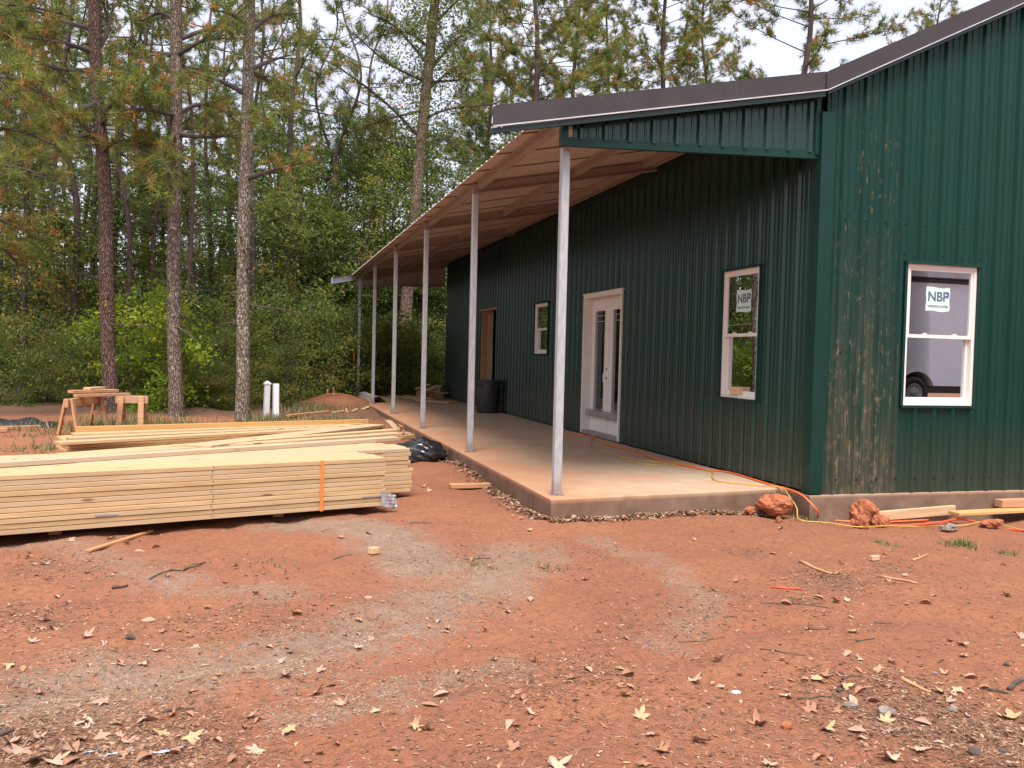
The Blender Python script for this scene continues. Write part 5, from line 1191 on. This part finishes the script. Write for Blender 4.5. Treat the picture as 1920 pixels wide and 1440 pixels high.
for xx in (wx, wx + 1.0):
    if xx > wx: continue
    m = MB(); m.lathe([(0.22, -0.24), (0.47, -0.24), (0.52, -0.20), (0.52, -0.06), (0.47, -0.02), (0.30, -0.03), (0.28, -0.05), (0.12, -0.12), (0.0, -0.12)], 32); m.v = [(x + xx, TY1 - 0.04 + z, y + wz) for x, y, z in m.v]; wh = m.build('wheel', M['black'], tr, True)
    m = MB(); m.lathe([(0.29, -0.035), (0.27, -0.02), (0.24, -0.07), (0.10, -0.05), (0.09, -0.01), (0.0, -0.01)], 32); m.v = [(x + xx, TY1 - 0.03 + z, y + wz) for x, y, z in m.v]; m.build('rim', M['steel'], wh, True)
MB().box((TX0 + 0.3, TY0 + 0.2, zb - 0.22), (TX1 - 0.3, TY1 - 0.35, zb - 0.003)).build('chassis', M['black'], tr)
MB().box((1.9, TY1 + 0.001, 1.55), (1.98, TY1 + 0.02, 1.85)).build('side_marker', M['pvc'], tr)
for x in (TX0 + 0.5, TX1 - 0.5): MB().box((x - 0.06, TY0 + 0.4, 0.02), (x + 0.06, TY0 + 2.0, zb - 0.225)).build('jack', M['steel'], tr)

# ================================================================== LITTER ON THE GROUND
rl = np.random.default_rng(900)
def star_leaf(seed):
    rg = np.random.default_rng(seed); tips = [(-2.05, 0.62), (-1.05, 0.92), (0.0, 1.0), (1.05, 0.92), (2.05, 0.62)]; ring = []
    for k, (a, r) in enumerate(tips):
        a += rg.normal(0, 0.16); r *= rg.uniform(0.78, 1.12)
        ring += [(a - 0.27, r * 0.70), (a, r), (a + 0.27, r * 0.70)]
        if k < 4: ring.append((a + 0.52, 0.40))
    ring.append((math.pi, 0.14)); P = [(r * math.cos(a), r * math.sin(a)) for a, r in ring]; n = len(P)
    c1, c2, ph = rg.uniform(0.10, 0.9), rg.uniform(-0.35, 0.7), rg.uniform(0, 6.28)
    def zz(x, y): return c1 * (x * x) * 0.8 + c2 * y * y + 0.10 * math.sin(3 * x + ph) + 0.10 * math.sin(4 * y + 2 * ph) 
    vs = [(0, 0, zz(0, 0))] + [(x * 0.5, y * 0.5, zz(x * 0.5, y * 0.5) - 0.03) for x, y in P] + [(x, y, zz(x, y)) for x, y in P]
    fs = [(0, 1 + i, 1 + (i + 1) % n) for i in range(n)] + [(1 + i, 1 + n + i, 1 + n + (i + 1) % n, 1 + (i + 1) % n) for i in range(n)]
    b = len(vs); vs += [(-0.13, 0.02, 0.0), (-0.13, -0.02, 0.0), (-0.85, 0.10 * rg.normal(), 0.12)]; fs.append((b, b + 1, b + 2))
    vs = np.array(vs); vs[:, 2] -= vs[:, 2].min()
    return vs, fs
def oval_leaf(seed):
    rg = np.random.default_rng(seed); n = 9; cu, cv = rg.uniform(0.3, 1.4), rg.uniform(-0.5, 0.5); vs = []
    for i in range(n):
        t = i / (n - 1); w = 0.42 * math.sin(math.pi * t ** 0.85) * (1 + 0.14 * (i % 2)) + 0.01
        for k in (-1, 0, 1): vs.append((2 * t - 1, k * w, cu * k * k * w * 0.9 + cv * (t - 0.5) ** 2 + 0.05 * math.sin(5 * t + k)))
    fs = [(3 * i + k, 3 * i + k + 1, 3 * i + k + 4, 3 * i + k + 3) for i in range(n - 1) for k in range(2)]
    b = len(vs); vs += [(-1.0, 0.02, vs[1][2]), (-1.0, -0.02, vs[1][2]), (-1.5, 0.1 * rg.normal(), vs[1][2] + 0.05)]; fs.append((b, b + 1, b + 2))
    vs = np.array(vs); vs[:, 2] -= vs[:, 2].min(); return vs, fs
def mat_fallen(name, c):
    t = NT(name); v = t.coord('Object', rand=True); n = t.noise(v, 2.2, 4); r = t.rnd()
    col = t.ramp(n, [(0.3, tuple(x * 0.72 for x in c)), (0.7, tuple(min(1, x * 1.12) for x in c))]); col = t.mix(t.math('MULTIPLY', r, 0.35), col, (0.40, 0.22, 0.13))
    return t.set(col, 0.75, 0, None, 0.25)
LM = [mat_fallen('tan_fallen_leaf', (0.46, 0.325, 0.225)), mat_fallen('yellow_fallen_leaf', (0.47, 0.315, 0.165)), mat_fallen('brown_fallen_leaf', (0.33, 0.16, 0.09)), mat_fallen('pink_tan_fallen_leaf', (0.40, 0.255, 0.19))]
LW = ['tan', 'yellow', 'brown', 'pinkish']
leaf_me = {}
for c in range(4):
    for s in range(14):
        v, f = star_leaf(s * 13 + c) if s < 9 else oval_leaf(s * 7 + c); m = MB(); m.add(v, f); leaf_me[c, s] = m.mesh('fallen_leaf', LM[c], True)
nleaf = 0
def leaf(px, py, size, c, label=None, flat=True, pos=None):
    global nleaf
    p = gp(px, py) if pos is None else pos
    vi = (nleaf * 5) % 9 if pos is None else (nleaf * 5) % 14
    o = link(bpy.data.objects.new('fallen_leaf', leaf_me[c, vi])); nleaf += 1; shp = 'star shaped' if vi < 9 else 'oval'
    o.location = (p[0], p[1], p[2] + 0.004); o.scale = (size, size, size); o.rotation_euler = (rl.normal(0, 0.22), rl.normal(0, 0.22), rl.uniform(0, 6.28))
    zone = 'in the near foreground' if py > 1250 else ('in the middle foreground' if py > 1080 else 'near the lumber and slab')
    zone += ', ' + ('left part' if px < 480 else 'left of centre' if px < 960 else 'right of centre' if px < 1440 else 'right part')
    tag(o, label or f'{LW[c]} {shp} fallen leaf on the clay {zone}', 'leaf', f'{LW[c]} {shp} fallen leaves {zone}'); return o
HAND = [(590, 1303, .060, 0, 'large ragged tan leaf left of the centre foreground'), (675, 1217, .045, 0, 'pale leaf on the sandy track left of centre'), (676, 1165, .042, 0, None), (1165, 1258, .05, 1, 'pale yellow leaf alone in the centre foreground'), (1200, 1347, .055, 1, 'pale leaf right of centre near the bottom'),
        (545, 1370, .05, 1, 'star shaped pale leaf near the bottom left of centre'), (482, 1410, .055, 0, 'crumpled tan leaf near the bottom left of centre'), (358, 1385, .06, 1, 'yellow tan leaf at the right end of the leaf pile'), (305, 1380, .055, 1, None), (185, 1385, .055, 3, 'pinkish leaf standing left of the leaf pile'),
        (58, 1205, .05, 0, 'pale leaf by the left edge on the clay'), (370, 1213, .035, 0, None), (268, 1247, .05, 0, 'tan leaf on the sand left of centre'), (525, 1243, .035, 0, None), (535, 1268, .05, 3, None), (1240, 1408, .06, 2, 'brown leaf at the bottom right of centre'), (965, 1406, .055, 2, None),
        (1310, 1393, .055, 3, 'pinkish arched leaf near the bottom right of centre'), (1000, 1242, .035, 0, None), (995, 1337, .04, 0, None), (705, 1337, .04, 0, None), (1805, 1210, .06, 0, 'curled pale leaf on the right side clay'), (1885, 1117, .06, 1, 'bright yellow leaf near the right edge'), (1647, 1258, .055, 1, 'yellow leaf at the top of the foreground litter'),
        (1550, 1373, .055, 1, 'pale star leaf below the foreground litter'), (1765, 1300, .05, 1, None), (1795, 1296, .045, 1, None), (1600, 1185, .05, 1, 'pale yellow leaf between two twigs at right'), (1590, 1128, .04, 0, None), (1570, 1130, .05, 2, None), (1700, 1133, .03, 1, None), (1420, 1362, .075, 2, 'dark brown curled leaf beside the orange pebble'),
        (1345, 1240, .05, 0, None), (1300, 1280, .055, 0, 'pale leaf by the left side of the right foreground'), (1095, 1088, .045, 0, None), (1340, 1108, .04, 0, None), (440, 1062, .04, 1, 'yellow leaf on the clay below the lumber bundle'), (992, 996, .05, 0, 'pale leaf pair in front of the slab corner'), (1720, 1410, .06, 0, None), (1670, 1425, .06, 0, None),
        (1660, 1355, .055, 1, None), (1530, 1275, .06, 1, None), (1580, 1290, .05, 1, None), (1480, 1308, .045, 0, None), (1520, 1335, .06, 2, 'long brown leaf on its side below the litter'), (1900, 1350, .08, 1, 'large yellow leaf at the right picture edge'), (40, 1410, .07, 3, None), (70, 1428, .07, 0, None), (20, 1395, .06, 3, None), (140, 1412, .06, 3, None),
        (100, 1430, .06, 0, None), (150, 1360, .045, 0, None), (215, 1360, .04, 0, None), (20, 1250, .045, 1, None), (1040, 1440, .06, 0, None), (1445, 1437, .06, 0, None), (780, 1365, .05, 1, None), (800, 1370, .05, 0, None), (470, 1345, .04, 3, None), (160, 1195, .05, 3, None), (100, 1180, .05, 3, None), (210, 1010, .06, 0, 'pale leaf beside the thin orange stick'),
        (235, 1020, .05, 3, None), (55, 1050, .06, 3, None), (85, 1060, .05, 3, None), (130, 1015, .05, 3, None), (690, 1005, .05, 2, None), (640, 1022, .05, 2, None), (795, 918, .05, 0, None), (805, 922, .05, 0, None), (1000, 950, .04, 1, None), (1085, 968, .05, 1, None), (1145, 972, .05, 0, None), (1350, 962, .045, 0, None), (1060, 972, .05, 2, None), (925, 900, .05, 0, None), (945, 925, .05, 0, None), (965, 935, .05, 3, None), (1015, 962, .05, 1, None)]
for px, py, s, c, lab in HAND: leaf(px, py, s * 0.92, c, lab)
cnt = 0
while cnt < 190:
    px = rl.uniform(-20, 1940); py = 990 + 460 * rl.uniform() ** 0.8
    p = gp(px, py, 3)
    if p[1] > -0.35 and (p[0] > -0.3 or p[0] < -0.9 - 0.0 and p[1] > 0.0): continue
    if rl.uniform() > 0.25 + float(litter_mask(np.array([p[0]]), np.array([p[1]]))[0]): continue
    leaf(px, py, rl.uniform(0.018, 0.042), int(rl.choice([0, 2, 2, 2, 3, 3, 2])), pos=p); cnt += 1
# drift of dead leaves along the foot of the slab
fol = Foliage(); K = 1500
def blade_cloud(P, tint, size): fol.leaves(P, tint, rl, size, 2.2)
t = rl.uniform(0, 1, K); xx = SLX0 - 0.03 + t * 2.3; yy = front_y(xx) - np.abs(rl.normal(0, 0.06, K)) - 0.01
blade_cloud(np.stack([xx, yy, gz(xx, yy) + rl.uniform(0.0, 0.03, K)], -1), rl.uniform(0.1, 1, K), 0.05)
t = rl.uniform(0, 1, K) ** 1.6; yy = -0.2 + t * 9; xx = SLX0 - np.abs(rl.normal(0, 0.08, K)) - 0.01
blade_cloud(np.stack([xx, yy, gz(xx, yy) + rl.uniform(0.0, 0.03, K)], -1), rl.uniform(0.1, 1, K), 0.05)
M['dead'] = mat_leaf('dead_leaf_drift', [(0.0, (0.09, 0.05, 0.036)), (0.5, (0.24, 0.13, 0.085)), (1.0, (0.48, 0.31, 0.20))], 0.1, 0.9, 0.1)
o = link(bpy.data.objects.new('leaf_drift', fol.mesh('leaf_drift', M['dead']))); tag(o, 'drift of small dead leaves along the foot of the slab', 'leaves', kind='stuff')
# pine straw, bark crumbs and chips
def scatter(n, dens):
    out = []
    while sum(map(len, out)) < n:
        px = rl.uniform(-60, 1980, 6000); py = 940 + 520 * rl.uniform(0, 1, 6000) ** 1.0
        d = W_[None] + R_[None] * ((px - 960) / F_)[:, None] - U_[None] * ((py - 720) / F_)[:, None]; t = (-0.19 - CAM[2]) / d[:, 2]; P = CAM + d * t[:, None]
        m = litter_mask(P[:, 0], P[:, 1]); keep = (rl.uniform(size=len(P)) < dens(m)) & ~((P[:, 1] > -0.28) & (P[:, 0] > -0.15)) & (P[:, 1] < 3.5); P = P[keep]; P[:, 2] = gz(P[:, 0], P[:, 1]); out.append(P)
    return np.concatenate(out)[:n]
def straw(P, L, w, tint, flat=0.12):
    K = len(P); a = rl.uniform(0, 2 * math.pi, K); d = np.stack([np.cos(a), np.sin(a), rl.normal(0, flat * 0.4, K)], -1); s = np.stack([-np.sin(a), np.cos(a), np.zeros(K)], -1)
    L = L[:, None]; w = w[:, None]; bend = s * L * rl.normal(0, 0.12, (K, 1)); up = np.array([0, 0, 0.004])
    up = np.array([0, 0, 0.0022]); V = np.stack([P + bend - s * w / 2 + up * 1.6, P + d * L / 2 + up, P + bend + s * w / 2 + up * 1.6, P - d * L / 2 + up], 1).reshape(-1, 3); return V, tint
fol = Foliage()
P = scatter(30000, lambda m: 0.12 + 0.9 * m); V, tt = straw(P, rl.uniform(0.03, 0.11, len(P)), rl.uniform(0.0010, 0.0022, len(P)), np.clip(rl.normal(0.38, 0.28, len(P)), 0, 1)); fol.push(V, tt, 4)
P = scatter(7000, lambda m: 0.05 + 1.0 * m * m); V, tt = straw(P, rl.uniform(0.010, 0.045, len(P)), rl.uniform(0.004, 0.014, len(P)), np.clip(rl.normal(0.55, 0.3, len(P)), 0, 1), 0.2); fol.push(V, tt, 4)
o = link(bpy.data.objects.new('pine_straw', fol.mesh('pine_straw', M['litter']))); tag(o, 'scattered brown pine straw and bark crumbs over the clay', 'pine straw', kind='stuff')
fol = Foliage()
P = scatter(4200, lambda m: 0.01 + 1.3 * np.clip(m - 0.12, 0, 1) ** 2); P[:, 2] += rl.uniform(0.001, 0.006, len(P))
fol.leaves(P, np.clip(rl.normal(0.5, 0.25, len(P)), 0, 1), rl, 0.026, 4.0)
o = link(bpy.data.objects.new('leaf_bits', fol.mesh('leaf_bits', M['dead']))); tag(o, 'broken dead leaf bits gathered in dark patches on the clay', 'leaf bits', kind='stuff')
fol = Foliage(); P = scatter(60000, lambda m: 1.0 + 0 * m); sd = sand_mask(P[:, 0], P[:, 1]) + 0.35 * fbm(P[:, 0] * 6, P[:, 1] * 6, 61, 3); P = P[(sd > 0.30) & (rl.uniform(size=len(P)) < 0.9)]
V, tt = straw(P, rl.uniform(0.012, 0.045, len(P)), rl.uniform(0.0012, 0.0026, len(P)), np.clip(rl.normal(0.5, 0.3, len(P)), 0, 1), 0.5); fol.push(V, tt, 4)
M['hay'] = mat_leaf('trodden_dead_grass', [(0.0, (0.13, 0.095, 0.065)), (0.5, (0.36, 0.28, 0.19)), (1.0, (0.60, 0.49, 0.36))], 0.0, 0.9, 0.1)
o = link(bpy.data.objects.new('trodden_grass', fol.mesh('trodden_grass', M['hay']))); tag(o, 'trodden pale dead grass fibres along the sandy tracks', 'dead grass', kind='stuff')
# crumbs of clay and grit as real lumps
P = scatter(5200, lambda m: 0.35 + 0.3 * m); K = len(P); r = rl.uniform(0.002, 0.0065, K) * (1 + 1.2 * (rl.uniform(size=K) > 0.96))
base = np.array([(1, 0, 0), (0, 1, 0), (-1, 0, 0), (0, -1, 0), (0, 0, 0.9)]); ca, sa = np.cos(rl.uniform(0, 6, K)), np.sin(rl.uniform(0, 6, K))
V = base[None] * r[:, None, None] * rl.uniform(0.6, 1.3, (K, 5, 1)); V = V + P[:, None]; ii = np.arange(K)[:, None, None] * 5
T = (ii + np.array([(0, 1, 4), (1, 2, 4), (2, 3, 4), (3, 0, 4)])[None]).reshape(-1, 3)
o = link(bpy.data.objects.new('clay_crumbs', mesh_np('clay_crumbs', V.reshape(-1, 3), T, M['crumb']))); tag(o, 'fine clay crumbs and grit strewn over the ground', 'grit', kind='stuff')
# twigs
TW = [(280, 1090, 385, 1055, .007, 'dark forked twig on the clay at left'), (305, 1338, 365, 1330, .006, 'dark twig in the lower left'), (1495, 1312, 1560, 1308, .006, 'thin dark twig through the foreground litter'), (1690, 1275, 1745, 1300, .011, 'reddish broken stick in the foreground litter'), (1425, 1217, 1510, 1230, .004, 'long thin twig left of the litter'),
      (1510, 1182, 1555, 1180, .006, 'short brown twig on the middle clay'), (1425, 1133, 1550, 1140, .004, 'long thin twig on the right clay'), (1605, 1203, 1640, 1198, .005, 'bent twig on the right clay'), (1640, 1168, 1680, 1170, .004, 'fine twig right of the pale yellow leaf'), (1855, 1295, 1890, 1302, .008, 'dark stick near the right edge'), (1892, 1295, 1930, 1270, .012, 'thick brown stick end at the right edge'),
      (1650, 1083, 1720, 1096, .011, 'reddish brown stick on the right clay'), (1712, 1052, 1740, 1040, .010, 'orange brown splinter on the right clay'), (1500, 1055, 1560, 1078, .014, 'curved bark strip on the clay in front of the clods'), (1640, 1370, 1780, 1373, .005, 'long dark twig below the litter'), (770, 982, 810, 980, .006, 'dark twig in front of the lumber ends'), (625, 1050, 660, 1040, .006, 'thin dark twig near the small wood block'),
      (210, 1112, 240, 1110, .012, 'chunk of dark bark on the left clay'), (870, 1050, 920, 1048, .005, 'fine twig in front of the slab'), (1580, 1275, 1615, 1268, .006, 'brown twig at the top of the litter'), (0, 1380, 25, 1372, .014, 'dark bark chunk at the left edge'), (1270, 1205, 1360, 1195, .003, 'hair thin twig in the right middle')]
for k, (a, b_, c, d_, r, lab) in enumerate(TW):
    p, q = gp(a, b_), gp(c, d_); n = 7; t = np.linspace(0, 1, n)[:, None]; P = p * (1 - t) + q * t; P[:, :2] += rl.normal(0, 0.05 * np.linalg.norm(q - p) / 3, (n, 2)) * np.sin(np.pi * t); P[:, 2] = gz(P[:, 0], P[:, 1]) + r * 0.7
    m = MB(); m.tube(P, np.linspace(r, r * 0.5, n), 6); L = np.linalg.norm(q - p)
    if k % 3 == 0: m.tube(np.array([P[3], P[3] + np.array([0.05, 0.09, 0.012]) * L * 2, P[3] + np.array([0.12, 0.14, 0.006]) * L * 2]), np.array([r * 0.6, r * 0.5, r * 0.25]), 5)
    tag(m.build('twig', M['oldwood'] if 'reddish' in lab or 'orange' in lab or 'bark strip' in lab else M['twig'], None, True), lab, 'twig', 'twigs on the clay')
# silver wrapper scraps lower left, red pen-like stick
for px, py, s, lab in ((222, 1415, .05, 'silver foil scrap in the lower left leaf pile'), (310, 1413, .06, 'longer silver foil strip in the lower left'), (173, 1412, .03, 'small silver foil fleck left of the foil strip')):
    p = gp(px, py); m = MB(); vs = []
    for i in range(7):
        for j in range(3): vs.append((s * (i / 3 - 1), s * 0.13 * (j - 1) * (1 + 0.4 * math.sin(i * 2.3)) + 0.006 * math.sin(i * 1.3), 0.006 + 0.10 * s * abs(math.sin(i * 1.7 + j * 1.3))))
    o = m.add(vs, [(i * 3 + j, i * 3 + j + 1, (i + 1) * 3 + j + 1, (i + 1) * 3 + j) for i in range(6) for j in range(2)]).build('foil_scrap', M['foil']); o.location = tuple(p); o.rotation_euler = (0, 0, 0.5 if s < 0.06 else 0.3); tag(o, lab, 'foil', 'foil scraps')
p, q = gp(1445, 1103), gp(1505, 1107); m = MB(); m.tube(np.array([p, (p + q) / 2, q]) + np.array([0, 0, 0.008]), 0.006, 6); tag(m.build('red_stick', M['cord_r'], None, True), 'short red plastic stick on the clay', 'stick')
p = gp(1380, 1300); m = MB(); m.box((-0.018, -0.012, 0), (0.018, 0.012, 0.010), 0.003); o = m.build('white_chip', M['pvc']); o.location = tuple(p); tag(o, 'small white chip on the clay right of centre', 'chip')
gboard(1633, 1052, 1647, 1051, 0.03, 0.035, 'tiny cut block end on the clay in front of the clods', 'offcut', name='wood_block')
# grass
def grass(spots, name, label):
    fol = Foliage()
    for px, py, rx, n, h in spots:
        p = gp(px, py); x = p[0] + rl.normal(0, rx, n); y = p[1] + rl.normal(0, rx * 0.8, n); z = gz(x, y); a = rl.uniform(0, 6.28, n); hh = h * rl.uniform(0.4, 1.2, n)
        s = np.stack([np.cos(a), np.sin(a), 0 * a], -1) * 0.0035 * (1 + np.linalg.norm(p - CAM) / 9); B = np.stack([x, y, z], -1); lean = np.stack([rl.normal(0, 0.4, n) * hh, rl.normal(0, 0.4, n) * hh, hh], -1)
        fol.push(np.stack([B - s, B + s, B + lean], 1).reshape(-1, 3), np.clip(rl.normal(0.45, 0.28, n), 0, 1), 3)
    return tag(link(bpy.data.objects.new(name, fol.mesh(name, M['grass']))), label, 'grass', kind='stuff')
grass([(240, 800, .55, 500, .22), (190, 803, .4, 300, .2), (300, 803, .5, 300, .12), (80, 818, .3, 100, .10), (115, 840, .2, 160, .1), (65, 845, .25, 150, .08), (420, 800, .6, 320, .10), (545, 788, .5, 320, .12), (640, 792, .25, 300, .08), (500, 790, .3, 300, .15), (610, 785, .2, 200, .08), (30, 806, .4, 120, .16), (580, 770, .5, 300, .2)], 'grass', 'thin dry grass tufts along the edge of the woods')
grass([(1800, 1022, .07, 160, .06), (1520, 975, .06, 60, .05), (1660, 1022, .06, 60, .04), (1890, 1040, .05, 50, .04), (1035, 1068, .06, 50, .03), (900, 1062, .06, 50, .03), (500, 1060, .1, 50, .03)], 'grass_tuft', 'sparse short grass tufts in the bare clay')
